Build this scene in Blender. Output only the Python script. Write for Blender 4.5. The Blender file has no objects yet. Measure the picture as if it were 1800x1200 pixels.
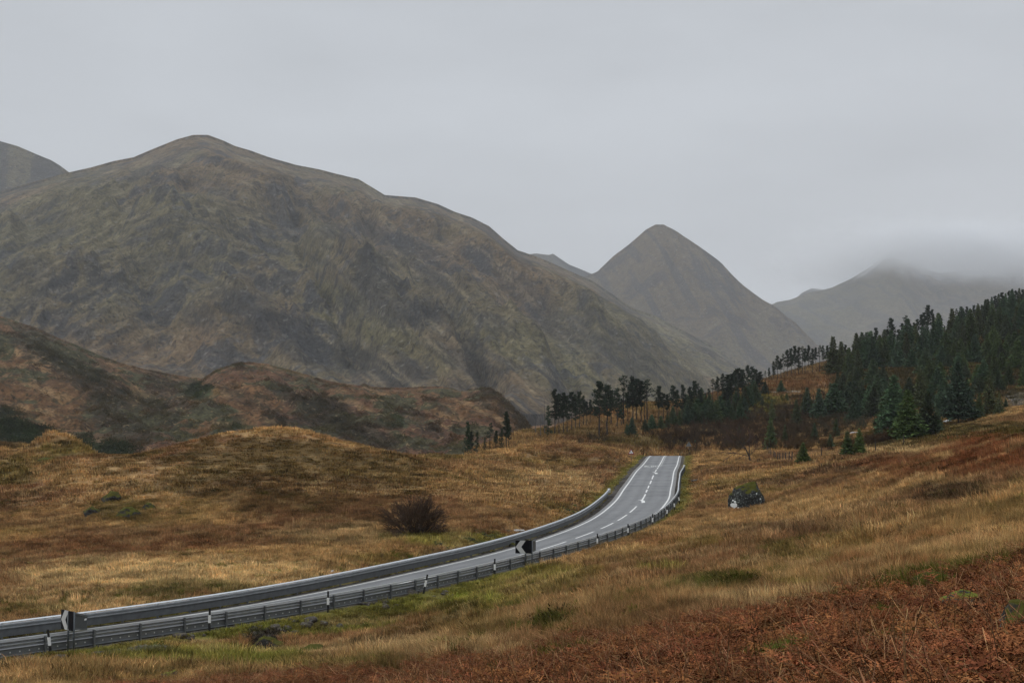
import bpy, bmesh, math, random
import numpy as np
from mathutils import Vector, Matrix, Euler, noise as mnoise

# ------------------------------------------------------------------ camera, light, exposure
sc = bpy.context.scene
C = sc.collection
F = 2500.0
TH = math.atan(103 / 2500.0)
ZC = 11.5
cam = bpy.data.cameras.new("camera")
cam.sensor_width = 36.0
cam.lens = 50.0
cam.clip_start = 0.1
cam.clip_end = 40000
camo = bpy.data.objects.new("camera", cam)
C.objects.link(camo)
camo.location = (0, 0, ZC)
camo.rotation_euler = (math.pi / 2 + TH, 0, 0)
sc.camera = camo
sc.render.resolution_x = 1024
sc.render.resolution_y = 682
sc.view_settings.view_transform = 'Standard'
sc.view_settings.look = 'None'
sc.view_settings.exposure = 0
sc.view_settings.gamma = 1
sc.cycles.max_bounces = 6
sc.cycles.diffuse_bounces = 2
sc.cycles.glossy_bounces = 2
sc.cycles.transmission_bounces = 1
sc.cycles.volume_bounces = 4
sc.cycles.transparent_max_bounces = 4
sc.cycles.sample_clamp_indirect = 4
sc.cycles.volume_max_steps = 128
sc.cycles.use_denoising = True
sc.cycles.denoising_prefilter = 'ACCURATE'

SUN_EL, SUN_AZ = math.radians(42), math.radians(268)   # azimuth clockwise from +Y
W = bpy.data.worlds.new("World")
sc.world = W
W.use_nodes = True
wn, wl = W.node_tree.nodes, W.node_tree.links
wn.clear()
sky = wn.new('ShaderNodeTexSky')
sky.sky_type = 'NISHITA'
sky.sun_disc = False
sky.sun_elevation = SUN_EL
sky.sun_rotation = SUN_AZ
sky.air_density = 1.5
sky.dust_density = 4
tc = wn.new('ShaderNodeTexCoord')
sep = wn.new('ShaderNodeSeparateXYZ')
wl.new(tc.outputs['Generated'], sep.inputs[0])
zr = wn.new('ShaderNodeMapRange')           # overcast: brighter towards the zenith
zr.interpolation_type = 'SMOOTHSTEP'
zr.inputs['From Min'].default_value = 0.27
zr.inputs['From Max'].default_value = 0.95
zr.inputs['To Min'].default_value = 1.0
zr.inputs['To Max'].default_value = 2.35
wl.new(sep.outputs['Z'], zr.inputs['Value'])
mp = wn.new('ShaderNodeMapping')
mp.inputs['Scale'].default_value = (1.0, 1.0, 3.2)
wl.new(tc.outputs['Generated'], mp.inputs[0])
nz = wn.new('ShaderNodeTexNoise')
nz.inputs['Scale'].default_value = 2.6
nz.inputs['Detail'].default_value = 5
nz.inputs['Roughness'].default_value = 0.5
wl.new(mp.outputs[0], nz.inputs['Vector'])
nr = wn.new('ShaderNodeMapRange')
nr.inputs['From Min'].default_value = 0.3
nr.inputs['From Max'].default_value = 0.7
nr.inputs['To Min'].default_value = 0.89
nr.inputs['To Max'].default_value = 1.10
wl.new(nz.outputs[0], nr.inputs['Value'])
mul = wn.new('ShaderNodeMath')
mul.operation = 'MULTIPLY'
wl.new(zr.outputs[0], mul.inputs[0])
wl.new(nr.outputs[0], mul.inputs[1])
cl = wn.new('ShaderNodeVectorMath')
cl.operation = 'SCALE'
cl.inputs[0].default_value = (5.52, 5.82, 6.24)      # cloud layer radiance before the 0.1 strength
wl.new(mul.outputs[0], cl.inputs['Scale'])
mx = wn.new('ShaderNodeMix')
mx.data_type = 'RGBA'
mx.inputs[0].default_value = 0.97
wl.new(sky.outputs[0], mx.inputs[6])
wl.new(cl.outputs[0], mx.inputs[7])
bg = wn.new('ShaderNodeBackground')
bg.inputs[1].default_value = 0.1
wl.new(mx.outputs[2], bg.inputs[0])
wo = wn.new('ShaderNodeOutputWorld')
wl.new(bg.outputs[0], wo.inputs[0])

sl = bpy.data.lights.new("sun", 'SUN')
sl.energy = 1.1
sl.angle = math.radians(11)
sl.color = (1.0, 0.96, 0.9)
so = bpy.data.objects.new("sun", sl)
C.objects.link(so)
sd = Vector((math.sin(SUN_AZ) * math.cos(SUN_EL), math.cos(SUN_AZ) * math.cos(SUN_EL), math.sin(SUN_EL)))
so.rotation_euler = sd.to_track_quat('Z', 'Y').to_euler()
so.location = (0, 0, 200)

# ------------------------------------------------------------------ maths helpers
cT, sT = math.cos(TH), math.sin(TH)


def rnd(seed):
    return np.random.default_rng(seed)


def zat(px, py, d):
    """world z of the point at forward distance d (world Y) seen at photo row py"""
    b = (600 - py) / F
    return ZC + d * (sT + b * cT) / (cT - b * sT)


def uat(px, py):
    b = (600 - py) / F
    return ((px - 900) / F) / (cT - b * sT)


def proj(x, y, z):
    dz = z - ZC
    f = y * cT + dz * sT
    return 900 + F * x / f, 600 - F * (-y * sT + dz * cT) / f


def hsh(ix, iy, seed):
    h = (ix.astype(np.int64) * 374761393 + iy.astype(np.int64) * 668265263 + seed * 1442695041) & 0xFFFFFFFF
    h = ((h ^ (h >> 13)) * 1274126177) & 0xFFFFFFFF
    h = h ^ (h >> 16)
    return (h & 0xFFFFFF) / float(0xFFFFFF)


def vn(x, y, seed=0):
    ix, iy = np.floor(x), np.floor(y)
    fx, fy = x - ix, y - iy
    sx, sy = fx * fx * fx * (fx * (fx * 6 - 15) + 10), fy * fy * fy * (fy * (fy * 6 - 15) + 10)
    a, b = hsh(ix, iy, seed), hsh(ix + 1, iy, seed)
    c, d = hsh(ix, iy + 1, seed), hsh(ix + 1, iy + 1, seed)
    return (a + (b - a) * sx + (c - a) * sy + (a - b - c + d) * sx * sy) * 2 - 1


def fbm(x, y, o=4, seed=0, g=0.5):
    s, a, t = 0, 1.0, 0
    for i in range(o):
        s = s + a * vn(x * 2 ** i + 17.3 * i, y * 2 ** i - 9.1 * i, seed + i)
        t += a
        a *= g
    return s / t


def ridged(x, y, o=4, seed=0, g=0.5):
    s, a, t = 0, 1.0, 0
    for i in range(o):
        s = s + a * (1 - np.abs(vn(x * 2 ** i + 7.7 * i, y * 2 ** i + 3.1 * i, seed + i)) * 2)
        t += a
        a *= g
    return s / t


def ss(a, b, x):
    t = np.clip((x - a) / (b - a), 0, 1)
    return t * t * (3 - 2 * t)


def lin(c):
    c = np.array(c, float) / 255.0
    return np.where(c <= 0.04045, c / 12.92, ((c + 0.055) / 1.055) ** 2.4)


# ------------------------------------------------------------------ road centreline
CL = np.array([(-66, 36), (-52, 43), (-40, 51), (-31, 59), (-24, 66.4), (-18, 72.8), (-12.2, 80.4), (-7.2, 89.3), (-2.7, 98.8),
               (.8, 106.4), (3.3, 113), (6.1, 121.5), (8.6, 130.2), (10.8, 139.6), (12.8, 150.5), (15.35, 166.9), (17.3, 183),
               (19.5, 200.5), (23.2, 230.9), (26.4, 254.2), (31.3, 292.8), (34.8, 320), (38.6, 350)])


def _smooth_curve():
    p = CL.copy()
    # Catmull-Rom densify, then smooth, then resample by length
    out = []
    for i in range(len(p) - 1):
        p0, p1, p2, p3 = p[max(i - 1, 0)], p[i], p[i + 1], p[min(i + 2, len(p) - 1)]
        for t in np.linspace(0, 1, 20, endpoint=False):
            out.append(0.5 * (2 * p1 + (p2 - p0) * t + (2 * p0 - 5 * p1 + 4 * p2 - p3) * t * t + (3 * p1 - p0 - 3 * p2 + p3) * t ** 3))
    out.append(p[-1])
    out = np.array(out)
    s = np.r_[0, np.cumsum(np.hypot(*np.diff(out, axis=0).T))]
    S = np.arange(0, s[-1], 0.5)
    q = np.c_[np.interp(S, s, out[:, 0]), np.interp(S, s, out[:, 1])]
    for _ in range(160):
        q[1:-1] = q[1:-1] * 0.5 + 0.25 * (q[2:] + q[:-2])
    return q


RQ = _smooth_curve()
RT = np.gradient(RQ, axis=0)
RT /= np.linalg.norm(RT, axis=1)[:, None]
RN = np.c_[RT[:, 1], -RT[:, 0]]          # to the right (towards the viewer)
RS = np.arange(len(RQ)) * 0.5


def road_z(y, off):
    z0 = np.where(y > 283, -0.0008 * (y - 283) ** 2, 0.0)
    cross = 0.07 * (1 - ss(140, 185, y))
    return z0 + cross * np.clip(off, -4.6, 4.6)


def road_coords(x, y):
    """station index and signed offset of points (only meaningful near the road)"""
    k = np.interp(y, RQ[:, 1], np.arange(len(RQ)))
    for _ in range(7):
        cx, cy = np.interp(k, np.arange(len(RQ)), RQ[:, 0]), np.interp(k, np.arange(len(RQ)), RQ[:, 1])
        tx, ty = np.interp(k, np.arange(len(RQ)), RT[:, 0]), np.interp(k, np.arange(len(RQ)), RT[:, 1])
        k = np.clip(k + ((x - cx) * tx + (y - cy) * ty) * 2 * 0.9, 0, len(RQ) - 1)
    cx, cy = np.interp(k, np.arange(len(RQ)), RQ[:, 0]), np.interp(k, np.arange(len(RQ)), RQ[:, 1])
    tx, ty = np.interp(k, np.arange(len(RQ)), RT[:, 0]), np.interp(k, np.arange(len(RQ)), RT[:, 1])
    off = (x - cx) * ty - (y - cy) * tx
    al = (x - cx) * tx + (y - cy) * ty
    return k, np.where(np.abs(al) > 3, np.sign(off) * np.hypot(off, al), off)


def road_pt(k, off):
    ii = np.arange(len(RQ))
    cx, cy = np.interp(k, ii, RQ[:, 0]), np.interp(k, ii, RQ[:, 1])
    nx, ny = np.interp(k, ii, RN[:, 0]), np.interp(k, ii, RN[:, 1])
    return cx + nx * off, cy + ny * off


def k_at_px(px, off, z=0.3, lo=45.0, hi=320.0):
    """station where the offset curve is seen at photo column px"""
    ks = np.arange(0, len(RQ) - 1, 0.25)
    x, y = road_pt(ks, off)
    m = (y > lo) & (y < hi)
    p = proj(x[m], y[m], z)[0]
    return ks[m][np.argmin(np.abs(p - px))]


# ------------------------------------------------------------------ terrain control points
CP = []


def K(px, d, y=None, z=None):
    CP.append((uat(px, y if y is not None else 760), math.log(d), z if z is not None else zat(px, y, d)))


for px, d in [(-900, 0), (0, 0), (900, 0), (1800, 0), (2700, 0)]:
    pass
for px in (-1500, -300, 500, 900, 1400, 2200, 3300):
    K(px, 1.5, z=9.95)
    K(px, 4, z=9.75)
for px, z in ((-1500, 8.6), (-300, 8.6), (500, 8.7), (900, 8.9), (1400, 9.2), (2200, 9.9), (3300, 10.5)):
    K(px, 10, z=z)
# left column(s)
for px in (-1400, -500):
    for d, z in ((20, 6), (35, 3.2), (50, 1.3), (60, .5), (80, -.6), (110, -.5), (150, 2.5), (190, 5), (260, 0), (330, -7), (500, -8.5), (1000, -8.5)):
        K(px, d, z=z)
K(0, 20, z=6.2); K(0, 34, z=3.4); K(0, 50, y=1200); K(0, 58, y=1178); K(0, 64, y=1158)
K(0, 80, y=1085); K(0, 100, y=1010); K(0, 125, y=940); K(0, 155, y=850); K(0, 170, z=3.6); K(0, 195, y=795); K(0, 212, z=3); K(0, 232, y=775); K(0, 300, z=-4); K(0, 420, z=-8.5); K(0, 1000, z=-8.5)
K(200, 20, z=6.3); K(200, 34, z=3.9); K(200, 49, y=1200); K(200, 58, y=1172); K(200, 63, y=1152); K(200, 68, z=-.1)
K(200, 85, y=1050); K(200, 105, y=980); K(200, 125, y=930); K(190, 145, y=862)
K(100, 145, y=872); K(60, 162, y=815); K(100, 166, y=801); K(190, 170, y=798); K(228, 172, y=812); K(250, 176, y=813); K(140, 155, y=830)
K(60, 183, z=1.8); K(190, 190, z=3.0); K(88, 205, y=755); K(40, 203, y=798); K(62, 204, y=780); K(150, 207, y=784); K(195, 206, z=2.6); K(110, 250, z=0); K(120, 330, z=-8)
# big knoll
for px, y, d in ((290, 785, 169), (340, 772, 172), (400, 758, 175), (440, 751, 176), (480, 748.5, 177), (520, 751, 178), (560, 761, 180), (620, 778, 182), (660, 787, 184), (705, 797, 186)):
    K(px, d, y=y)
K(480, 98, y=1000); K(450, 112, y=960); K(480, 122, y=930); K(480, 140, y=868); K(480, 156, y=808); K(380, 122, y=925); K(340, 145, y=848)
K(600, 122, y=925); K(600, 143, y=862); K(620, 160, y=815); K(400, 156, y=808); K(700, 150, y=855)
K(480, 205, z=4.5); K(600, 205, z=3); K(340, 200, z=3); K(480, 250, z=-2); K(480, 330, z=-8); K(480, 600, z=-8.5); K(480, 1000, z=-8.5); K(250, 500, z=-8.5)
K(600, 98, y=992); K(700, 110, y=958); K(760, 135, y=893); K(800, 155, y=850); K(790, 172, y=825)
K(720, 205, y=806); K(770, 218, y=796); K(820, 215, y=806); K(820, 238, y=812); K(770, 260, z=-1); K(720, 350, z=-8); K(770, 600, z=-8.5)
# centre field left of road
K(850, 118, y=935); K(850, 135, y=897); K(900, 150, y=872); K(860, 170, y=845); K(900, 190, y=823); K(880, 235, y=785); K(950, 240, y=780); K(1000, 245, y=778); K(1060, 250, y=784)
K(1090, 252, y=796); K(950, 190, y=826); K(1010, 190, y=838); K(1000, 160, y=875); K(1060, 215, y=828); K(960, 150, y=880)
K(900, 285, z=0.5); K(1000, 290, z=1.5); K(850, 290, z=-4); K(850, 420, z=-8.5); K(900, 620, z=-8.5); K(930, 470, z=-6); K(1000, 1000, z=-8.5)
# forest hill
K(905, 330, y=768); K(950, 345, y=757); K(1000, 360, y=752); K(1040, 372, y=735); K(1080, 382, y=714); K(1110, 388, y=709); K(1140, 392, y=706); K(1200, 405, y=712)
K(1060, 330, y=773); K(1140, 335, y=768); K(1200, 345, y=765); K(1120, 362, y=740); K(1060, 295, z=.6); K(1140, 300, z=-.6); K(1195, 318, z=-1.2); K(1211, 300, y=797)
K(960, 420, z=-2); K(1020, 450, z=2); K(1100, 470, z=4); K(1160, 490, z=6); K(1160, 700, z=0); K(1240, 520, z=12)
K(1250, 340, y=765); K(1250, 385, y=735); K(1300, 440, y=692); K(1320, 452, y=683); K(1380, 465, y=666); K(1450, 478, y=650); K(1400, 430, y=690); K(1350, 385, y=735); K(1350, 335, y=770)
K(1330, 250, y=800); K(1380, 215, y=812)
K(1500, 490, y=630); K(1520, 400, y=700); K(1500, 310, y=755); K(1600, 520, y=602); K(1700, 560, y=575); K(1800, 600, y=546); K(1950, 650, y=500); K(1600, 400, y=680); K(1700, 420, y=648)
K(1800, 430, y=632); K(1660, 320, y=722); K(1800, 320, y=690); K(1700, 275, y=742); K(1600, 260, y=768); K(1800, 260, y=722)
K(1450, 700, z=15); K(1600, 760, z=25); K(1800, 800, z=40); K(1320, 650, z=6); K(1950, 1000, z=45); K(1300, 1000, z=-5); K(1600, 1000, z=10)
K(2100, 330, z=18); K(2100, 450, z=38); K(2100, 200, z=12); K(2400, 620, z=75)
for d, z in ((20, 9.8), (60, 9.6), (110, 10.5), (200, 14), (330, 26), (500, 55), (800, 80), (1000, 80)):
    K(3300, d, z=z)
# right brow
K(1800, 108, y=764); K(1700, 116, y=784); K(1600, 126, y=806); K(1500, 150, y=818); K(1720, 150, y=772); K(1800, 150, z=7.6); K(1800, 200, y=745); K(1700, 205, y=757); K(1600, 210, y=775)
K(1500, 215, y=792); K(2100, 110, y=700); K(2100, 50, z=9.5)
K(1800, 60, y=850); K(1800, 28, y=988); K(1800, 42, y=915); K(1800, 14, y=1105); K(1800, 9, y=1210)
K(1600, 11, y=1205); K(1600, 17, y=1105); K(1600, 25, y=1043); K(1600, 45, y=950); K(1600, 78, y=875); K(1600, 100, y=838)
K(1350, 14, y=1200); K(1350, 27, y=1092); K(1350, 50, y=1000); K(1350, 85, y=932); K(1330, 124, y=890); K(1320, 165, y=850); K(1320, 205, y=818); K(1420, 180, y=823); K(1450, 150, y=835); K(1450, 95, y=903)
K(1200, 16, y=1200); K(1200, 30, y=1107); K(1200, 55, y=1020); K(1200, 90, y=952); K(1205, 124, y=903); K(1225, 180, y=850); K(1240, 235, y=818); K(1245, 298, y=795)
K(1000, 18, y=1200); K(1000, 33, y=1122); K(1000, 58, y=1050); K(1000, 80, y=1008); K(1090, 100, y=960)
K(700, 25, z=5.9); K(700, 33, y=1195); K(700, 47, y=1172); K(700, 62, y=1140); K(700, 75, y=1100); K(850, 26, y=1190); K(850, 45, y=1110); K(850, 66, y=1065); K(850, 84, y=1040)
K(450, 28, z=4.9); K(450, 42, y=1200); K(450, 55, y=1176); K(450, 65, y=1147); K(450, 69, y=1128)

CP = np.array(CP)
SU = 1.3
_c = np.c_[CP[:, 0] * SU, CP[:, 1]]
_n = len(_c)


def _phi(r2):
    return 0.5 * r2 * np.log(r2 + 1e-12)


_A = np.zeros((_n + 3, _n + 3))
_A[:_n, :_n] = _phi(((_c[:, None] - _c[None]) ** 2).sum(-1)) + np.eye(_n) * 2e-5
_A[:_n, _n] = 1
_A[:_n, _n + 1:] = _c
_A[_n:, :_n] = _A[:_n, _n:].T
_w = np.linalg.solve(_A, np.r_[CP[:, 2], 0, 0, 0])


def tps(u, v):
    u, v = np.asarray(u, float).ravel() * SU, np.asarray(v, float).ravel()
    out = np.empty(len(u))
    for i in range(0, len(u), 40000):
        a, b = u[i:i + 40000], v[i:i + 40000]
        r2 = (a[:, None] - _c[None, :, 0]) ** 2 + (b[:, None] - _c[None, :, 1]) ** 2
        out[i:i + 40000] = _phi(r2) @ _w[:_n] + _w[_n] + a * _w[_n + 1] + b * _w[_n + 2]
    return out


# fan grid
UU = np.r_[np.linspace(-1.3, -.46, 70, endpoint=False), np.linspace(-.46, .46, 760, endpoint=False), np.linspace(.46, 1.3, 71)]
VV = np.linspace(math.log(1.5), math.log(1000), 880)
GU, GV = np.meshgrid(UU, VV)
GY = np.exp(GV)
GX = GU * GY
_cu, _cv = np.linspace(-1.3, 1.3, 420), np.linspace(VV[0], VV[-1], 420)
_cz = tps(*[a.ravel() for a in np.meshgrid(_cu, _cv)]).reshape(420, 420)


def cubic_grid(Z, fx, fy):
    h, w = Z.shape
    ix, iy = np.clip(np.floor(fx).astype(int), 1, w - 3), np.clip(np.floor(fy).astype(int), 1, h - 3)
    tx, ty = fx - ix, fy - iy

    def cw(t):
        return (-.5 * t + t * t - .5 * t ** 3, 1 - 2.5 * t * t + 1.5 * t ** 3, .5 * t + 2 * t * t - 1.5 * t ** 3, -.5 * t * t + .5 * t ** 3)
    wx, wy = cw(tx), cw(ty)
    s = 0
    for j in range(4):
        for i in range(4):
            s = s + Z[iy + j - 1, ix + i - 1] * wx[i] * wy[j]
    return s


GZ = cubic_grid(_cz, (GU + 1.3) / 2.6 * 419, (GV - VV[0]) / (VV[-1] - VV[0]) * 419)
_k, GOFF = road_coords(GX, GY)
_valid = (_k > 1) & (_k < len(RQ) - 2) & (GY < 345)
GOFF = np.where(_valid, GOFF, 99.0)
_a = np.abs(GOFF)
# roughness of the turf: hummocks, terracettes on the knoll, heather lumps
_quiet = ss(3.8, 9, _a)
_am = 0.05 + 0.14 * ss(8, 60, GY) + 0.10 * ss(120, 260, GY)
GZ = GZ + _quiet * (_am * fbm(GX / 4.2, GY / 5.5, 5, 11, .55) * 1.7 + 0.06 * fbm(GX / .9, GY / 1.3, 3, 21))
_kn = np.exp(-((GX + 29) / 24) ** 2 - ((GY - 158) / 26) ** 2)
GZ = GZ + _kn * 0.16 * ridged(GX / 7 + fbm(GX / 9, GY / 9, 2, 5), (GZ + .1 * GX) / .75, 3, 31)
GZ = GZ + ss(300, 400, GY) * (GU > 0) * (1.2 * fbm(GX / 22, GY / 26, 4, 41))
GZ = GZ - .42 * ss(135, 165, GY) * (1 - ss(255, 290, GY)) * (1 - ss(.07, .09, GU)) * ss(6, 14, _a)
# road corridor
_rz = road_z(GY, GOFF)
_wr = np.where(GOFF > 0, 1 - ss(4.5, 8.5, _a), 1 - ss(5.0, 9.5, _a)) * (1 - ss(312, 344, GY))
_base = _rz - 0.06 - 0.10 * ss(4.6, 6.5, _a) - 0.05 * (1 - ss(3.2, 3.6, _a)) + 0.03 * fbm(GX * 1.5, GY * 1.5, 2, 3) * ss(3.5, 4.0, _a)
GZ = GZ * (1 - _wr) + _base * _wr


def ground_z(x, y):
    x, y = np.asarray(x, float), np.asarray(y, float)
    fu = np.interp(x / y, UU, np.arange(len(UU)))
    fv = (np.log(y) - VV[0]) / (VV[-1] - VV[0]) * (len(VV) - 1)
    iu, iv = np.clip(fu.astype(int), 0, len(UU) - 2), np.clip(fv.astype(int), 0, len(VV) - 2)
    a, b = fu - iu, fv - iv
    return GZ[iv, iu] * (1 - a) * (1 - b) + GZ[iv, iu + 1] * a * (1 - b) + GZ[iv + 1, iu] * (1 - a) * b + GZ[iv + 1, iu + 1] * a * b


def hit(px, py, dmin=8.0, dmax=900.0):
    """ground point seen at (px, py), first from dmin outwards"""
    d = np.exp(np.linspace(math.log(dmin), math.log(dmax), 1600))
    u = uat(px, py)
    z = ground_z(u * d, d)
    p = proj(u * d, d, z)[1]
    i = np.argmax(p <= py)
    if p[i] > py:
        i = int(np.argmin(np.abs(p - py)))
    return float(u * d[i]), float(d[i]), float(z[i])


# ------------------------------------------------------------------ colours of the cover
GOLD = np.array((.350, .212, .090))
PALE = np.array((.52, .355, .170))
BROWN = np.array((.200, .106, .050))
RUST = np.array((.20, .082, .034))
HEATH = np.array((.070, .043, .024))
OLIVE = np.array((.135, .100, .024))
MOSS = np.array((.20, .19, .038))
RUSH = np.array((.105, .100, .022))
BRACK = np.array((.190, .068, .028))
GRAVEL = np.array((.120, .105, .090))
STONE = np.array((.10, .10, .10))
PATCH = [  # px, py, rx, ry, colour, strength   (patches of different growth)
    (500, 836, 290, 70, OLIVE * .42 + BROWN * .28, .9), (520, 880, 200, 45, BROWN * .8, .5), (470, 757, 200, 10, GOLD * 1.25, .95), (150, 835, 150, 30, GOLD * 1.05, .85), (215, 812, 60, 8, GOLD, .9), (20, 835, 50, 24, OLIVE * .8, .8),  # knoll face and hollow darker, rims lighter, to set the mounds apart
    (130, 790, 60, 14, OLIVE, .8), (20, 780, 40, 12, HEATH, .8), (215, 898, 65, 26, OLIVE * .7, .85), (60, 920, 90, 24, BROWN, .5), (60, 810, 60, 10, OLIVE, .6),
    (350, 945, 340, 26, BROWN * 1.1, .85), (200, 960, 220, 16, RUST, .45), (600, 945, 130, 22, PALE * .62, .6), (330, 1012, 360, 34, PALE * 1.1, .95), (150, 1060, 190, 30, PALE, .6), (330, 1035, 130, 10, RUSH, .55), (250, 1045, 60, 10, RUSH, .5),
    (60, 1075, 80, 10, RUSH, .4), (780, 950, 110, 14, MOSS, .75), (700, 985, 110, 14, OLIVE, .6), (820, 975, 70, 8, GRAVEL, .6),
    (950, 850, 110, 30, PALE * .9, .5), (980, 810, 110, 12, OLIVE, .45), (900, 870, 90, 22, GOLD, .6), (1040, 880, 40, 14, OLIVE, .6), (980, 890, 40, 10, OLIVE, .5), (1000, 800, 110, 8, BROWN, .4), (1060, 800, 50, 10, BROWN, .5),
    (860, 820, 110, 12, BROWN, .5), (780, 905, 100, 30, BROWN, .55), (780, 806, 50, 6, OLIVE, .6),
    (1100, 745, 120, 40, GOLD * .8, .6), (1140, 775, 90, 12, OLIVE * .9, .7), (990, 760, 80, 8, OLIVE * .9, .5), (1060, 725, 70, 12, RUST * 1.2, .4), (1120, 715, 60, 10, OLIVE, .4),
    (1390, 668, 90, 16, np.array((.23, .11, .045)), .9), (1330, 712, 70, 22, MOSS * .95, .85), (1250, 745, 100, 30, HEATH, .7), (1430, 740, 120, 45, HEATH * .9, .85), (1220, 790, 60, 8, RUST, .6), (1650, 690, 160, 70, OLIVE * .45, .8),
    (1590, 665, 30, 14, STONE * .9, .8), (1790, 702, 22, 14, STONE * 2.2, .9), (1680, 715, 60, 20, GOLD * .9, .6), (1700, 765, 240, 24, OLIVE * .5 + HEATH * .2, .95), (1560, 780, 120, 12, OLIVE * .45, .85), (1800, 640, 90, 60, OLIVE * .4, .8), (1620, 640, 140, 60, OLIVE * .4 + HEATH * .2, .92), (1520, 660, 60, 30, OLIVE * .5, .8), (1850, 700, 60, 30, OLIVE * .5, .6), (1700, 640, 120, 60, OLIVE * .4, .7),
    (1660, 793, 170, 8, PALE * .8, .9), (1760, 800, 120, 34, BRACK * .95, .95), (1640, 825, 150, 20, BRACK * .8, .8), (1500, 850, 120, 12, BRACK * .8, .4), (1680, 875, 90, 20, HEATH * .8, .8), (1480, 830, 90, 8, HEATH * 1.2, .6),
    (1260, 800, 70, 20, GOLD, .7), (1270, 850, 50, 10, OLIVE, .4), (1230, 870, 40, 14, RUST, .5), (1225, 845, 30, 16, BROWN, .6), (1400, 850, 130, 9, HEATH * 1.5, .55), (1420, 885, 140, 12, GOLD, .5), (1200, 935, 110, 18, GOLD, .6),
    (1400, 935, 160, 14, HEATH * 1.7, .55), (1170, 960, 70, 14, RUST, .5), (1380, 970, 40, 10, RUSH * .8, .6), (1260, 1035, 110, 18, RUSH * .6, .8), (1110, 1060, 40, 16, RUST * .7, .7), (970, 1105, 34, 18, RUSH * .5, .9), (1500, 1010, 160, 30, GOLD * .9, .6),
    (1540, 920, 170, 30, GOLD * .9, .5), (1650, 960, 160, 20, RUST * 1.1, .6), (1560, 1010, 140, 12, BRACK * .8, .6), (1500, 960, 90, 14, OLIVE, .4), (1430, 985, 80, 10, OLIVE, .5), (1720, 1000, 110, 12, GOLD * 1.1, .8),
    (1380, 1065, 170, 18, PALE * .95, .6), (1720, 1015, 70, 9, RUSH, .7), (700, 1062, 280, 24, MOSS, .9), (480, 1108, 220, 18, MOSS * .9, .85), (900, 1022, 170, 30, MOSS * .9, .75), (1010, 1010, 90, 14, OLIVE, .7), (840, 1055, 60, 16, MOSS * 1.25, .9), (820, 1075, 80, 12, OLIVE * .5, .7), (640, 1098, 60, 14, MOSS * 1.15, .8), (740, 1048, 60, 9, HEATH, .6), (560, 1095, 50, 12, HEATH, .7), (620, 1075, 50, 10, RUST * .7, .6), (1240, 960, 60, 10, OLIVE, .6), (1170, 1010, 60, 10, MOSS * .9, .6), (1400, 1040, 60, 8, MOSS, .5), (650, 1085, 110, 24, OLIVE * .6, .6), (830, 1100, 90, 40, OLIVE, .5), (300, 1160, 280, 24, MOSS * .9, .85), (100, 1172, 120, 12, OLIVE, .7),
    (1760, 575, 260, 60, OLIVE * .35, .9), (1560, 625, 110, 24, OLIVE * .4, .85),
    (750, 1150, 250, 26, PALE * .8, .6), (450, 1172, 130, 18, MOSS * .8, .6), (230, 1148, 90, 8, STONE * .7, .6), (465, 1122, 34, 16, STONE * .45, .9), (1050, 1050, 200, 40, GOLD * .85, .5), (100, 1180, 130, 14, GOLD * .8, .6), (640, 1180, 150, 14, RUSH * 1.2, .4),
]
BRE = np.array([(-900, 1330), (0, 1230), (250, 1203), (450, 1194), (560, 1182), (700, 1178), (800, 1160), (930, 1168), (1000, 1130), (1100, 1120), (1200, 1112), (1300, 1100), (1370, 1083), (1450, 1075), (1500, 1062), (1560, 1048), (1640, 1030), (1700, 1022), (1800, 985), (2200, 900)], float)


def bracken_mask(px, py, x, y):
    e = np.interp(px, BRE[:, 0], BRE[:, 1]) + 9 * vn(x / 1.3, y / 1.6, 77) + 5 * vn(x / .45, y / .5, 78)
    return np.where((py > e) | (y < 7), 1.0, 0.0) * (y < 60)


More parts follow.
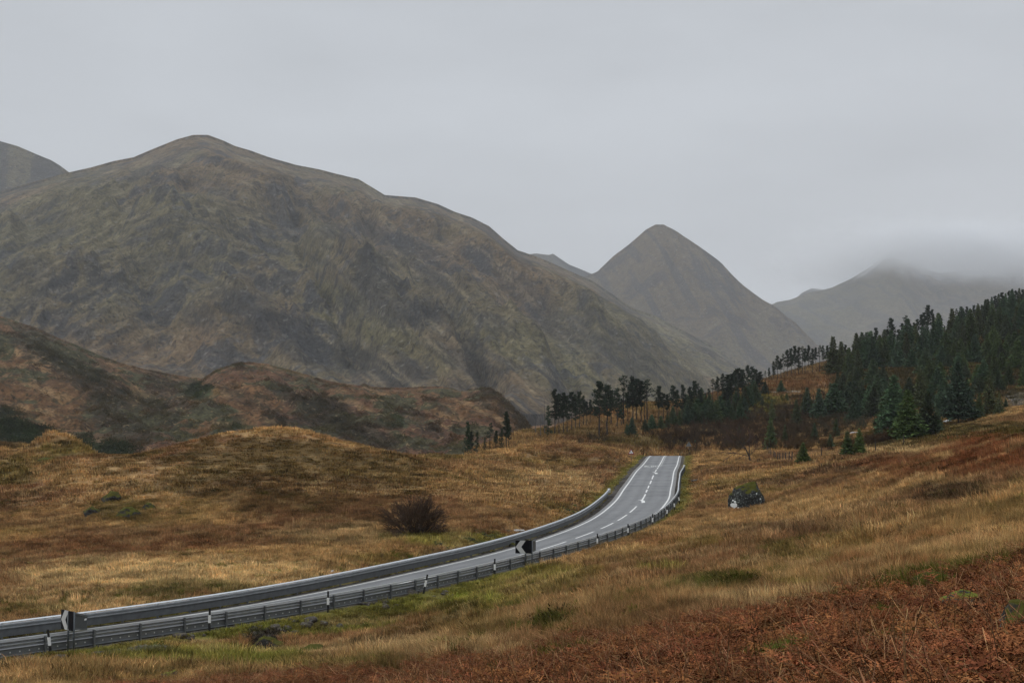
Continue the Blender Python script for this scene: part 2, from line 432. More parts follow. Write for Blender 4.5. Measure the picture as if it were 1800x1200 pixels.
def cover(x, y, z, off):
    off = np.where(y > 312, 99.0, off)
    px, py = proj(x, y, z)
    near = ss(900, 60, y)
    n1, n2 = fbm(x / 7, y / 9, 4, 51), fbm(x / 2.1, y / 2.6, 3, 61)
    n3 = fbm(x / 16, y / 22, 3, 71)
    t = ss(-.35, .4, n3 + .5 * n1)
    col = BROWN[None] * (1 - t[:, None]) + GOLD[None] * t[:, None]
    g = ss(.2, .55, n1 - .3 * n2)[:, None] * .4
    col = col * (1 - g) + OLIVE * g
    for (cx, cy, rx, ry, c, s) in PATCH:
        q = np.sqrt(((px - cx) / rx) ** 2 + ((py - cy) / ry) ** 2) + .38 * n1 + .30 * n2
        w = (s * (1 - ss(.62, 1.08, q)))[:, None]
        col = col * (1 - w) + np.asarray(c)[None] * w
    fw = (ss(430, 560, y) * .8)[:, None]
    col = col * (1 - fw) + np.array((.055, .050, .028)) * fw
    bm_ = bracken_mask(px, py, x, y)[:, None]
    col = col * (1 - bm_) + BRACK * bm_
    # dark heather / rush flecks everywhere
    h = (ss(.10, .38, fbm(x / 3.0, y / 2.4, 4, 91)) * .62 * (1 - bm_[:, 0]))[:, None]
    h2 = ss(.15, .4, fbm(x / 2.2 + 40, y / 2.6, 3, 92))[:, None] * .35 * (1 - bm_)
    col = col * (1 - h2) + PALE * .9 * h2
    col = col * (1 - h) + (col * .38 + OLIVE * .14) * h
    col = col * (1 + .22 * n2[:, None])
    # verge: green strip, then gravel beside the asphalt
    a = np.abs(off)
    v = ((1 - ss(5.0, 6.6, a + .5 * n2)) * .8)[:, None]
    col = col * (1 - v) + (MOSS * .75) * v
    gmask = (1 - ss(4.35, 4.85, np.where(off > 0, a + .45, a) + .25 * n2))[:, None]
    dirt = GRAVEL * (.62 + .35 * n2[:, None]) * (1 + .5 * vn(x * 3, y * 3, 4)[:, None])
    col = col * (1 - gmask) + dirt * gmask
    return np.clip(col, .008, .6), px, py, bm_[:, 0]


# ------------------------------------------------------------------ object helpers
def tag(o, label=None, cat=None, group=None, kind=None):
    if label: o['label'] = label
    if cat: o['category'] = cat
    if group: o['group'] = group
    if kind: o['kind'] = kind
    return o


def mesh_np(name, v, f, mats, cols=None, smooth=True, mi=None):
    """v (n,3); f (m,3|4)"""
    me = bpy.data.meshes.new(name)
    v = np.asarray(v, np.float32)
    f = np.asarray(f, np.int32)
    k = f.shape[1]
    me.vertices.add(len(v))
    me.vertices.foreach_set('co', v.ravel())
    me.loops.add(f.size)
    me.loops.foreach_set('vertex_index', f.ravel())
    me.polygons.add(len(f))
    me.polygons.foreach_set('loop_start', np.arange(0, f.size, k, dtype=np.int32))
    me.polygons.foreach_set('loop_total', np.full(len(f), k, np.int32))
    me.polygons.foreach_set('use_smooth', np.full(len(f), smooth, bool))
    if mi is not None:
        me.polygons.foreach_set('material_index', np.asarray(mi, np.int32))
    me.update(calc_edges=True)
    if cols is not None:
        ca = me.color_attributes.new('col', 'FLOAT_COLOR', 'POINT')
        ca.data.foreach_set('color', np.c_[cols, np.ones(len(v))].astype(np.float32).ravel())
    for m in (mats if isinstance(mats, (list, tuple)) else [mats]):
        me.materials.append(m)
    me.validate()
    return me


def link(name, me, parent=None, loc=None):
    o = bpy.data.objects.new(name, me)
    C.objects.link(o)
    if parent: o.parent = parent
    if loc: o.location = loc
    return o


def grid_faces(r, c):
    i = np.arange(r * c).reshape(r, c)
    return np.stack([i[:-1, :-1], i[:-1, 1:], i[1:, 1:], i[1:, :-1]], -1).reshape(-1, 4)


def nmat(name):
    m = bpy.data.materials.new(name)
    m.use_nodes = True
    nt = m.node_tree
    b = nt.nodes['Principled BSDF']
    b.inputs['Roughness'].default_value = 0.85
    b.inputs['Specular IOR Level'].default_value = 0.25
    return m, nt.nodes, nt.links, b


def noise_node(n, l, scale, detail=4, vec=None, rough=.55):
    t = n.new('ShaderNodeTexNoise')
    t.inputs['Scale'].default_value = scale
    t.inputs['Detail'].default_value = detail
    t.inputs['Roughness'].default_value = rough
    if vec is not None: l.new(vec, t.inputs['Vector'])
    return t


def rng_node(n, l, src, a, b, c, d):
    r = n.new('ShaderNodeMapRange')
    r.inputs['From Min'].default_value = a
    r.inputs['From Max'].default_value = b
    r.inputs['To Min'].default_value = c
    r.inputs['To Max'].default_value = d
    l.new(src, r.inputs['Value'])
    return r


def vscale(n, l, col, fac):
    s = n.new('ShaderNodeVectorMath')
    s.operation = 'SCALE'
    l.new(col, s.inputs[0])
    l.new(fac, s.inputs['Scale'])
    return s


def attr_mat(name, bumps=((3.0, .3),), var=((2.0, .35),), stretch=None, rough=.9, bdist=.1, speck=()):
    """vertex colour times procedural mottling, with bump"""
    m, n, l, b = nmat(name)
    at = n.new('ShaderNodeAttribute')
    at.attribute_name = 'col'
    tcn = n.new('ShaderNodeTexCoord')
    vec = tcn.outputs['Object']
    if stretch:
        mpn = n.new('ShaderNodeMapping')
        mpn.inputs['Scale'].default_value = stretch[0]
        mpn.inputs['Rotation'].default_value = stretch[1]
        l.new(vec, mpn.inputs[0])
        vec = mpn.outputs[0]
    col = at.outputs['Color']
    for s, a in var:
        t = noise_node(n, l, s, 5, vec, .6)
        r = rng_node(n, l, t.outputs[0], .25, .75, 1 - a, 1 + a)
        col = vscale(n, l, col, r.outputs[0]).outputs[0]
    for s, lo, hi, cdk, am in speck:
        t = noise_node(n, l, s, 4, vec, .6)
        r = rng_node(n, l, t.outputs[0], lo, hi, 0, am)
        mz = n.new('ShaderNodeMix')
        mz.data_type = 'RGBA'
        l.new(r.outputs[0], mz.inputs[0])
        l.new(col, mz.inputs[6])
        mz.inputs[7].default_value = (*cdk, 1)
        col = mz.outputs[2]
    l.new(col, b.inputs['Base Color'])
    b.inputs['Specular IOR Level'].default_value = .08
    prev = None
    for s, st in bumps:
        t = noise_node(n, l, s, 6, vec, .65)
        bp = n.new('ShaderNodeBump')
        bp.inputs['Strength'].default_value = st
        bp.inputs['Distance'].default_value = bdist / s * 3
        l.new(t.outputs[0], bp.inputs['Height'])
        if prev: l.new(prev, bp.inputs['Normal'])
        prev = bp.outputs[0]
    l.new(prev, b.inputs['Normal'])
    b.inputs['Roughness'].default_value = rough
    return m


def plain(name, col, rough=.6, metal=0, var=.15, scale=8, bump=0, spec=.4):
    m, n, l, b = nmat(name)
    tcn = n.new('ShaderNodeTexCoord')
    t = noise_node(n, l, scale, 5, tcn.outputs['Object'])
    rgb = n.new('ShaderNodeRGB')
    rgb.outputs[0].default_value = (*col, 1)
    r = rng_node(n, l, t.outputs[0], .25, .75, 1 - var, 1 + var)
    l.new(vscale(n, l, rgb.outputs[0], r.outputs[0]).outputs[0], b.inputs['Base Color'])
    b.inputs['Roughness'].default_value = rough
    b.inputs['Metallic'].default_value = metal
    b.inputs['Specular IOR Level'].default_value = spec
    if bump:
        bp = n.new('ShaderNodeBump')
        bp.inputs['Strength'].default_value = bump
        bp.inputs['Distance'].default_value = .05
        l.new(t.outputs[0], bp.inputs['Height'])
        l.new(bp.outputs[0], b.inputs['Normal'])
    return m


# ------------------------------------------------------------------ ground
x_, y_, z_ = GX.ravel(), GY.ravel(), GZ.ravel()
gcol, _, _, _ = cover(x_, y_, z_, GOFF.ravel())
M_ground = attr_mat('turf_and_heath', bumps=((1.3, .7), (6, .6)), var=((.9, .30), (5.0, .35)), bdist=.25, speck=((.7, .58, .64, (.05, .04, .015), .6),))
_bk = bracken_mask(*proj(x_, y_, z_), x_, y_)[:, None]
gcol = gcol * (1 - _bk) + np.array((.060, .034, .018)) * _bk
me = mesh_np('ground', np.c_[x_, y_, z_], grid_faces(*GU.shape), M_ground, gcol * .85)
tag(link('ground', me), kind='structure')

# valley floor to the horizon
r = 14
gx, gy = np.meshgrid(np.linspace(-9000, 9000, r), np.linspace(-60, 11000, r))
vz = -9.6 + 0 * gx
M_valley = attr_mat('valley_grass', bumps=((.02, .5),), var=((.01, .3),), bdist=4)
me = mesh_np('valley_floor', np.c_[gx.ravel(), gy.ravel(), vz.ravel()], grid_faces(r, r), M_valley, np.tile(BROWN, (r * r, 1)))
tag(link('valley_floor', me), kind='structure')


# ------------------------------------------------------------------ hills and mountains
def mountain(name, sil, dr, db, yb, nr, nc, pexp, relief, colf, mat, back=.35, jag=.06, fall=.2):
    """real relief surface rising from its foot (distance db, photo row yb) to its crest (distance dr) and down behind"""
    sil = np.array(sil, float)
    px = np.linspace(sil[0, 0], sil[-1, 0], nc)
    # smooth-ish interpolation of the crest
    sy = np.interp(px, sil[:, 0], sil[:, 1])
    ker = max(1, int(3 * nc / (sil[-1, 0] - sil[0, 0])))
    if ker > 1:
        kk = np.hanning(2 * ker + 1)
        kk /= kk.sum()
        sy = np.convolve(np.pad(sy, ker, mode='edge'), kk, 'valid')
    drr = np.interp(px, *np.array(dr, float).T)
    dbb = np.interp(px, *np.array(db, float).T)
    ybb = np.interp(px, *np.array(yb, float).T)
    zb = np.maximum(zat(px, ybb, dbb), -9.4)
    zr_ = zat(px, sy, drr)
    u = uat(px, sy)
    t = np.linspace(0, 1, nr)[:, None]
    D = dbb + (drr - dbb) * t
    Z = zb + (zr_ - zb) * t ** pexp
    X = u * D
    R = relief(X, D, Z, t, px[None, :])
    env = np.clip(t / .12, 0, 1) * (jag + (1 - jag) * np.clip((1 - t) / fall, 0, 1) ** 1.25)
    Z = Z + R * env
    # nothing on the face may stand above the crest line behind it
    ang = (Z - ZC) / D
    lim = ((zr_ - ZC) / drr)[None] * (1 - .11 * (1 - t)) - .0001 * (t < .995)
    k_ = .0022
    ang = np.where(t < .999, lim - k_ * np.logaddexp(0, (lim - ang) / k_) , ang)
    Z = ang * D + ZC
    Z[0] = -9.5
    nb = 26
    tb = np.linspace(0, 1, nb + 1)[1:, None]
    DB = drr + tb * (drr - dbb) * back * 2
    ZB = Z[-1] + (-9.5 - Z[-1]) * tb ** .9
    XB = u * DB
    X, D, Z = np.r_[X, XB], np.r_[D, DB], np.r_[Z, ZB]
    # local slope for colouring
    gz0 = np.gradient(Z, axis=0) / np.maximum(np.gradient(D, axis=0), 1e-3)
    gz1 = np.gradient(Z, axis=1) / np.maximum(np.gradient(X, axis=1), 1e-3)
    T = np.r_[np.broadcast_to(t, (nr, nc)), np.ones((nb, nc))]
    hp = np.r_[R, np.zeros((nb, nc))]
    col = colf(X.ravel(), D.ravel(), Z.ravel(), T.ravel(), gz0.ravel(), gz1.ravel(), hp.ravel())
    me = mesh_np(name, np.c_[X.ravel(), D.ravel(), Z.ravel()], grid_faces(nr + nb, nc), mat, col)
    o = link(name, me)
    tag(o, kind='structure')
    return X, D, Z


def blend(col, c, w):
    w = np.clip(w, 0, 1)[:, None]
    return col * (1 - w) + np.asarray(c)[None] * w


def ell(px, py, l, n):
    """weights of soft ellipses in view of the camera-side slopes"""
    w = 0
    for (cx, cy, rx, ry, ang, s) in l:
        a = math.radians(ang)
        dx, dy = px - cx, py - cy
        q = np.hypot((dx * math.cos(a) + dy * math.sin(a)) / rx, (-dx * math.sin(a) + dy * math.cos(a)) / ry)
        w = np.maximum(w, s * (1 - ss(.5, 1.15, q + n)))
    return w


ROCK = np.array((.058, .060, .064))
KHAKI = np.array((.175, .148, .090))
MOLIVE = np.array((.150, .136, .074))
MRUST = np.array((.205, .132, .078))


def grain(px, py, X, D, fn):
    """noise with the grain of the slope: burns and ribs run one way on the left shoulder, down to the right on the right-hand half"""
    w1 = 1 - ss(230, 420, px)
    w3 = ss(420, 620, px)
    out = 0
    wy = 9 * vn(X / 160, D / 200, 68)
    for th, w in ((-26, w1), (14, 1 - w1 - w3), (40, w3)):
        c, s_ = math.cos(math.radians(th)), math.sin(math.radians(th))
        out = out + w * fn(px * c + py * s_, -px * s_ + py * c + wy)
    return out


SPURS = [([(350, 290), (420, 365), (500, 415), (430, 455), (330, 480), (200, 530), (60, 565)], 60, 34), ([(560, 320), (600, 365), (650, 395), (760, 425), (870, 485), (1000, 565), (1100, 640)], 55, 26), ([(500, 430), (560, 480), (620, 560), (700, 620), (800, 655)], 45, 24),
         ([(760, 375), (850, 430), (960, 505), (1080, 580), (1200, 650)], 32, 18), ([(520, 455), (545, 520), (580, 580), (650, 640)], -48, 15), ([(90, 560), (170, 510), (260, 440), (330, 400)], -42, 18), ([(648, 390), (652, 500)], -45, 14), ([(900, 560), (960, 620), (1010, 690)], -38, 15),
         ([(720, 560), (800, 600), (880, 680)], -34, 15), ([(300, 560), (400, 590), (520, 660)], 40, 26), ([(820, 560), (900, 610), (960, 690)], 34, 16), ([(1010, 545), (1090, 625), (1130, 690)], -28, 12), ([(960, 560), (1040, 620), (1090, 690)], 26, 12)]


def relief_main(X, D, Z, t, px):
    wx = X + 120 * fbm(X / 600, D / 600, 3, 3)
    wy = D + 160 * fbm(X / 700, D / 700, 3, 8)
    # broad spurs that run down towards the right-hand foot
    a = (wx * .80 + wy * .60)
    b = (-wx * .60 + wy * .80)
    s = 64 * ridged(a / 620, b / 1300, 2, 14) + 52 * ridged(a / 250, b / 700, 3, 15) + 26 * ridged(a / 90, b / 260, 4, 16) + 9 * ridged(wx / 34, wy / 60, 3, 17)
    # gullies and crags
    s = s - 26 * ss(.45, .95, ridged(a / 330 + 3, b / 900, 2, 18))
    py = proj(X, D, Z)[1]
    for pts, amp, w in SPURS:
        pts = np.array(pts, float)
        dm = np.full(np.broadcast(px, py).shape, 1e9)
        for a_, b_ in zip(pts[:-1], pts[1:]):
            v = b_ - a_
            q = np.clip(((px - a_[0]) * v[0] + (py - a_[1]) * v[1]) / (v @ v), 0, 1)
            dm = np.minimum(dm, np.hypot(px - a_[0] - q * v[0], py - a_[1] - q * v[1]))
        s = s + .75 * amp * np.exp(-(dm * (1 + .3 * vn(X / 90, D / 90, 66)) / w) ** 2)
    s = s + grain(px, py, X, D, lambda al, ac: 17 * ridged(ac / 34, al / 150, 2, 71) + 7 * ridged(ac / 13, al / 70, 2, 73))
    return s * np.interp(px, [-300, 0, 900, 1300], [1, 1, .9, .5])


def col_main(X, D, Z, t, g0, g1, hp):
    px, py = proj(X, D, Z)
    n1, n2, n3 = fbm(X / 260, D / 400, 4, 101), fbm(X / 60, D / 90, 4, 102), fbm(X / 22, D / 30 + Z / 14, 3, 103)
    sc_ = fbm((px + .9 * py) / 9, (py - .55 * px) / 36, 4, 104)          # scree and burn streaks along the fall line
    a = (X * .80 + D * .60)
    b = (-X * .60 + D * .80)
    st = fbm(a / 26, b / 150, 4, 105)
    col = np.tile(KHAKI, (len(X), 1))
    col = blend(col, MRUST, ss(-.2, .45, n1 + .3 * st) * .55)
    col = blend(col, MOLIVE, ss(-.1, .4, -n1 + .35 * st) * .6)
    n4 = fbm(X / 9, D / 13 + Z / 6, 3, 106)
    st2 = grain(px, py, X, D, lambda al, ac: fbm(ac / 5, al / 55, 3, 107))
    st3 = grain(px, py, X, D, lambda al, ac: fbm(ac / 13, al / 90, 3, 108))
    low = ss(500, 620, py + 40 * n1) * ss(620, 250, px)
    col = blend(col, MRUST * 1.05, low * .7)
    col = blend(col, np.array((.175, .160, .078)), ell(px, py, [(590, 520, 70, 26, 20, .7), (690, 590, 120, 26, 30, .5), (980, 640, 120, 40, 35, .5), (880, 600, 130, 22, 32, .5), (560, 545, 60, 18, 30, .6)], .5 * n2))
    cr = ss(.16, .42, n2 * .8 + .55 * st + .35 * np.clip(g0, -.5, 1.4) - .25)
    col = blend(col, ROCK * 1.15, cr * .75)
    crag = ell(px, py, [(700, 425, 110, 26, 22, .8), (655, 480, 60, 42, 60, .85), (760, 480, 60, 22, 30, .7), (700, 545, 130, 34, 8, .75), (600, 405, 50, 16, 0, .7), (440, 540, 70, 40, 35, .65), (500, 590, 110, 26, 38, .75), (150, 585, 22, 14, 0, .9),
                        (90, 562, 34, 14, -15, .7), (350, 555, 45, 22, 20, .6), (640, 640, 110, 26, 28, .85), (715, 655, 40, 22, 10, .8), (560, 620, 60, 18, 35, .7), (300, 460, 90, 20, 0, .45), (60, 480, 60, 30, 10, .5), (420, 660, 50, 10, 0, .6),
                        (290, 285, 30, 14, 0, .5), (860, 470, 70, 16, 42, .6), (960, 560, 90, 22, 45, .6), (1040, 600, 80, 26, 40, .55), (820, 640, 90, 18, 30, .6), (920, 500, 60, 14, 40, .6), (1110, 620, 60, 20, 40, .5), (850, 560, 70, 18, 20, .6)], .45 * n2 + .45 * n3)
    col = blend(col, ROCK * (1.0), crag * .8)
    spk = ss(.12, .42, n3 * .6 + n4 * .5 + .4 * n2)
    col = blend(col, ROCK * .9, spk * .6)
    col = col * (1 + .26 * n3[:, None] + .22 * st[:, None] + .34 * st2[:, None] + .25 * n4[:, None])
    col = blend(col, ROCK, ss(.15, .45, st3 + .3 * n2) * .5)
    col = blend(col, np.array((.34, .28, .17)), ss(.2, .5, st2 * .7 - .3 * st3) * .35)
    col = col * 1.32
    # paler grey outcrops
    col = blend(col, np.array((.20, .20, .20)), ss(.52, .7, n3 + .25 * n2) * .35)
    return np.clip(col, .012, .4)


M_mount = attr_mat('mountain_heath', bumps=((.05, .9), (.25, .7)), var=((.05, .18), (.22, .4)), bdist=2.5, speck=((.045, .56, .62, (.060, .060, .058), .55), (.14, .58, .64, (.045, .046, .044), .6), (.10, .62, .68, (.34, .32, .28), .5)))
SIL1 = [(-420, 420), (-200, 372), (0, 338), (60, 320), (120, 304), (160, 295), (200, 284), (235, 277), (270, 262), (310, 246), (340, 238), (365, 238), (395, 249), (412, 257), (440, 265), (470, 276), (520, 290), (560, 298), (630, 315),
        (650, 327), (676, 343), (705, 345), (730, 347), (770, 359), (800, 373), (830, 383), (860, 398), (885, 420), (910, 440), (945, 452), (1000, 476), (1040, 493), (1080, 520), (1110, 541), (1150, 554), (1190, 576), (1250, 607), (1300, 640), (1345, 672), (1420, 705)]
mountain('mountain', SIL1, [(-420, 3000), (340, 3200), (900, 3700), (1400, 4300)], [(-420, 1500), (340, 1400), (900, 1100), (1100, 1500), (1400, 3300)], [(-420, 712), (900, 730), (1420, 712)], 600, 1200, 1.12, relief_main, col_main, M_mount, jag=.012, fall=.42)


def relief_gen(amp, sx, sy, seed):
    def f(X, D, Z, t, px):
        wx = X + sx * .4 * fbm(X / sx, D / sx, 3, seed)
        return 1.5 * amp * (ridged(wx / sx, D / sy, 4, seed + 1) + .35 * fbm(wx / sx * 6, D / sy * 6, 4, seed + 2))
    return f


def col_gen(c1, c2, rock, seed, sx, rk=.6, grn=None):
    def f(X, D, Z, t, g0, g1, hp):
        n1, n2, n3 = fbm(X / sx, D / sx / 1.5, 4, seed), fbm(X / sx * 5, D / sx * 3 + Z / sx * 4, 4, seed + 1), fbm(X / sx * 14, D / sx * 10, 3, seed + 2)
        col = np.tile(c1, (len(X), 1))
        col = blend(col, c2, ss(-.35, .35, n1 + .3 * n2))
        col = blend(col, rock, ss(.05, .4, n2 + .2 * n3) * rk)
        st = fbm((X + .4 * Z) / sx * 16, (Z - .3 * X) / sx * 2.2, 3, seed + 3)
        col = blend(col, rock, ss(.02, .35, st) * .75)  # rock streaks, made stronger to stand in for faint rib shading
        return np.clip(col * (1 + .2 * n3[:, None] + .3 * st[:, None]), .01, .4)
    return f


# mountain behind on the left
mountain('mountain', [(-420, 330), (-150, 215), (-60, 228), (0, 248), (30, 257), (60, 270), (90, 282), (105, 291), (125, 306), (200, 350), (300, 420)], [(-420, 4300), (300, 4300)], [(-420, 3300), (300, 3600)],
         [(-420, 500), (300, 600)], 120, 260, 1.0, relief_gen(45, 420, 700, 210), col_gen(KHAKI, MRUST, ROCK, 220, 500), M_mount)
# ridge between, far
mountain('mountain', [(820, 500), (900, 455), (930, 447), (945, 446), (965, 448), (972, 446), (1000, 465), (1040, 481), (1060, 484), (1120, 500), (1200, 560)], [(820, 7200), (1200, 7200)], [(820, 6300), (1200, 6300)], [(820, 600), (1200, 600)],
         80, 200, 1.0, relief_gen(50, 600, 900, 240), col_gen(KHAKI * .7, ROCK, ROCK, 250, 600), M_mount)


# the pyramid peak
def relief_pyr(X, D, Z, t, px):
    wx = X + 90 * fbm(X / 500, D / 500, 3, 301)
    return 70 * ridged(wx / 520, D / 1100, 3, 302) + 46 * ridged(wx / 170 + D / 700, D / 600, 4, 303) + 8 * fbm(wx / 50, D / 70, 4, 304)


mountain('mountain', [(900, 560), (960, 520), (1000, 500), (1050, 478), (1080, 450), (1110, 426), (1135, 404), (1152, 395), (1166, 395), (1190, 408), (1230, 435), (1270, 463), (1300, 494), (1340, 525), (1365, 541), (1400, 568), (1430, 598), (1470, 640), (1540, 700)],
         [(900, 6000), (1160, 5600), (1540, 5200)], [(900, 4700), (1160, 4500), (1540, 4700)], [(900, 690), (1540, 712)], 260, 460, 1.18, relief_pyr, col_gen(KHAKI * .98, MRUST * .5 + MOLIVE * .4, ROCK * .9, 310, 520, .7), M_mount, jag=.12, fall=.12)
# the far peak with its head in the cloud
mountain('mountain', [(1200, 640), (1300, 565), (1365, 533), (1395, 527), (1420, 516), (1460, 508), (1500, 490), (1530, 470), (1552, 450), (1580, 432), (1600, 448), (1622, 470), (1650, 480), (1700, 476), (1760, 470), (1850, 450), (2000, 420), (2300, 420)],
         [(1200, 8200), (1580, 8000), (2300, 8200)], [(1200, 5600), (2300, 5600)], [(1200, 700), (2300, 700)], 240, 420, 1.25, relief_gen(75, 800, 1400, 330), col_gen(KHAKI * .95, MOLIVE * .9, ROCK, 340, 800, .6), M_mount, jag=.10, fall=.12)
mountain('mountain', [(1330, 600), (1395, 528), (1410, 514), (1428, 506), (1448, 509), (1480, 520), (1540, 560)], [(1330, 9300), (1540, 9300)], [(1330, 8500), (1540, 8500)], [(1330, 640), (1540, 640)], 40, 100, 1.0, relief_gen(30, 500, 700, 350), col_gen(KHAKI * .8, ROCK, ROCK, 360, 600), M_mount)

# brown hills on the left, nearer
HEATHG = np.array((.078, .076, .040))
TREEG = np.array((.020, .036, .018))


def col_hillA(X, D, Z, t, g0, g1, hp):
    px, py = proj(X, D, Z)
    n1, n2, n3 = fbm(X / 60, D / 90, 4, 401), fbm(X / 16, D / 20 + Z / 9, 4, 402), fbm(X / 5, D / 7 + Z / 4, 3, 403)
    a, b = X * .75 + D * .66, -X * .66 + D * .75
    st = fbm(a / 7, b / 44, 4, 404)
    col = np.tile(np.array((.195, .106, .052)), (len(X), 1))
    col = blend(col, (.165, .098, .058), ss(-.3, .3, n1))
    col = blend(col, (.31, .20, .10), ss(.18, .5, st - .2 * n1) * .7)
    col = blend(col, HEATHG, ss(-.02, .14, n2 * .7 + .4 * n1 + .25 * n3) * .95)
    dk = ell(px, py, [(60, 610, 60, 22, 25, .8), (150, 665, 120, 26, 32, .9), (190, 720, 70, 50, 50, .95), (230, 770, 60, 40, 40, .9), (300, 690, 80, 22, 25, .8), (360, 692, 50, 26, 0, .8), (280, 725, 60, 26, 20, .7), (60, 590, 50, 16, 20, .7)], .6 * n2 + .3 * n3)
    col = blend(col, (.060, .050, .036), dk * .85)
    gr = ell(px, py, [(30, 765, 80, 40, 20, .95), (180, 795, 90, 20, 10, .95), (100, 775, 80, 22, 20, .8), (345, 690, 30, 14, 0, .8), (120, 640, 80, 16, 25, .5), (250, 700, 50, 14, 20, .5)], .4 * n2 + .3 * n3)
    col = blend(col, TREEG, gr)
    return np.clip(col * (1 + .55 * n3[:, None] + .15 * n2[:, None] + .25 * st[:, None]), .008, .45)


def col_hillB(X, D, Z, t, g0, g1, hp):
    px, py = proj(X, D, Z)
    n1, n2, n3 = fbm(X / 60, D / 90, 4, 421), fbm(X / 16, D / 20 + Z / 9, 4, 422), fbm(X / 5, D / 7 + Z / 4, 3, 423)
    a, b = X * .75 + D * .66, -X * .66 + D * .75
    st = fbm(a / 7, b / 44, 4, 424)
    col = np.tile(np.array((.205, .112, .055)), (len(X), 1))
    col = blend(col, (.175, .092, .054), ss(-.3, .3, n1))
    col = blend(col, (.31, .20, .10), ss(.2, .5, st - .2 * n1) * .6)
    col = blend(col, HEATHG, ss(.10, .24, n2 * .8 + .35 * n1 + .3 * n3) * .92)
    dk = ell(px, py, [(500, 690, 50, 16, 20, .9), (560, 712, 70, 22, 10, .95), (590, 745, 90, 26, 15, .95), (640, 770, 80, 20, 12, .95), (480, 725, 20, 10, 0, .8), (720, 720, 30, 10, 30, .7), (775, 715, 40, 9, 25, .7), (850, 705, 30, 16, 30, .7), (890, 720, 16, 24, -40, .8), (915, 745, 24, 10, 60, .95),
                      (740, 745, 60, 12, 30, .7), (430, 648, 30, 6, 10, .6), (560, 672, 40, 6, 15, .6), (860, 690, 25, 8, 10, .8), (430, 700, 60, 16, 20, .5), (540, 770, 60, 20, 10, .7), (905, 765, 40, 14, 0, .8)], .6 * n2 + .35 * n3)
    col = blend(col, (.055, .048, .036), dk * .88)
    gr = ell(px, py, [(350, 690, 34, 16, 0, .9), (690, 740, 30, 14, 10, .6), (400, 745, 40, 22, 0, .6), (480, 745, 24, 12, 0, .4)], .4 * n2 + .3 * n3)
    col = blend(col, TREEG * 1.5, gr)
    return np.clip(col * (1 + .55 * n3[:, None] + .15 * n2[:, None] + .25 * st[:, None]), .008, .45)


M_hill = attr_mat('hill_heather', bumps=((.22, .7), (1.1, .6)), var=((.15, .18), (.8, .4)), bdist=1.2, speck=((.16, .55, .59, (.060, .054, .032), .6), (.55, .56, .62, (.034, .034, .022), .7), (.4, .60, .66, (.36, .25, .13), .6)))


def relief_hill(seed):
    def f(X, D, Z, t, px):
        a, b = X * .75 + D * .66, -X * .66 + D * .75
        return 9 * ridged(a / 90, b / 190, 3, seed) + 5.5 * ridged(X / 34, D / 46, 3, seed + 1) + 2.0 * fbm(X / 10, D / 12, 4, seed + 2) + 1.2 * ridged(X / 5, D / 8, 2, seed + 3)
    return f


HA = mountain('hill', [(-420, 470), (-200, 515), (0, 557), (60, 577), (100, 594), (135, 607), (170, 624), (210, 638), (250, 648), (310, 661), (390, 672), (450, 700), (520, 780), (560, 830)], [(-420, 1150), (0, 1100), (560, 950)], [(-420, 400), (560, 420)],
         [(-420, 830), (560, 830)], 420, 620, 1.0, relief_hill(430), col_hillA, M_hill, jag=.12)
HB = mountain('hill', [(215, 815), (262, 770), (300, 725), (335, 690), (360, 665), (385, 649), (410, 641), (432, 637), (470, 641), (520, 655), (560, 667), (600, 676), (632, 680), (640, 676), (650, 682), (700, 683), (740, 681), (785, 681), (810, 687), (840, 683), (862, 683), (880, 695), (900, 716), (918, 736), (932, 757), (950, 790)],
         [(215, 800), (430, 900), (780, 860), (950, 720)], [(215, 400), (600, 400), (950, 480)], [(215, 832), (950, 812)], 360, 620, 1.0, relief_hill(460), col_hillB, M_hill, jag=.12)
# ------------------------------------------------------------------ road and markings
def strip(offs, k0, k1, dz, step=1.0, taper=None):
    ks = np.arange(k0, k1 + 1e-6, step)
    V = []
    for o in offs:
        x, y = road_pt(ks, o)
        V.append(np.c_[x, y, road_z(y, np.full_like(y, o)) + dz])
    V = np.stack(V, 1).reshape(-1, 3)
    return V, grid_faces(len(ks), len(offs))


def join_np(parts):
    v, f, n = [], [], 0
    for a, b in parts:
        v.append(a)
        f.append(b + n)
        n += len(a)
    return np.concatenate(v), np.concatenate(f)


def asphalt_mat():
    m, n, l, b = nmat('wet_asphalt')
    tcn = n.new('ShaderNodeTexCoord')
    t1 = noise_node(n, l, .16, 5, tcn.outputs['Object'])
    t2 = noise_node(n, l, 14, 3, tcn.outputs['Object'])
    t3 = noise_node(n, l, 1.1, 5, tcn.outputs['Object'], .7)
    at = n.new('ShaderNodeAttribute')
    at.attribute_name = 'col'
    r1 = rng_node(n, l, t1.outputs[0], .3, .7, .82, 1.18)
    r2 = rng_node(n, l, t2.outputs[0], .2, .8, .8, 1.2)
    r3 = rng_node(n, l, t3.outputs[0], .3, .7, .9, 1.1)
    c = vscale(n, l, at.outputs['Color'], r1.outputs[0])
    c = vscale(n, l, c.outputs[0], r2.outputs[0])
    c = vscale(n, l, c.outputs[0], r3.outputs[0])
    l.new(c.outputs[0], b.inputs['Base Color'])
    rr = rng_node(n, l, t1.outputs[0], .3, .7, .30, .48)
    l.new(rr.outputs[0], b.inputs['Roughness'])
    b.inputs['Specular IOR Level'].default_value = .5
    bp = n.new('ShaderNodeBump')
    bp.inputs['Strength'].default_value = .35
    bp.inputs['Distance'].default_value = .01
    l.new(t2.outputs[0], bp.inputs['Height'])
    l.new(bp.outputs[0], b.inputs['Normal'])
    return m


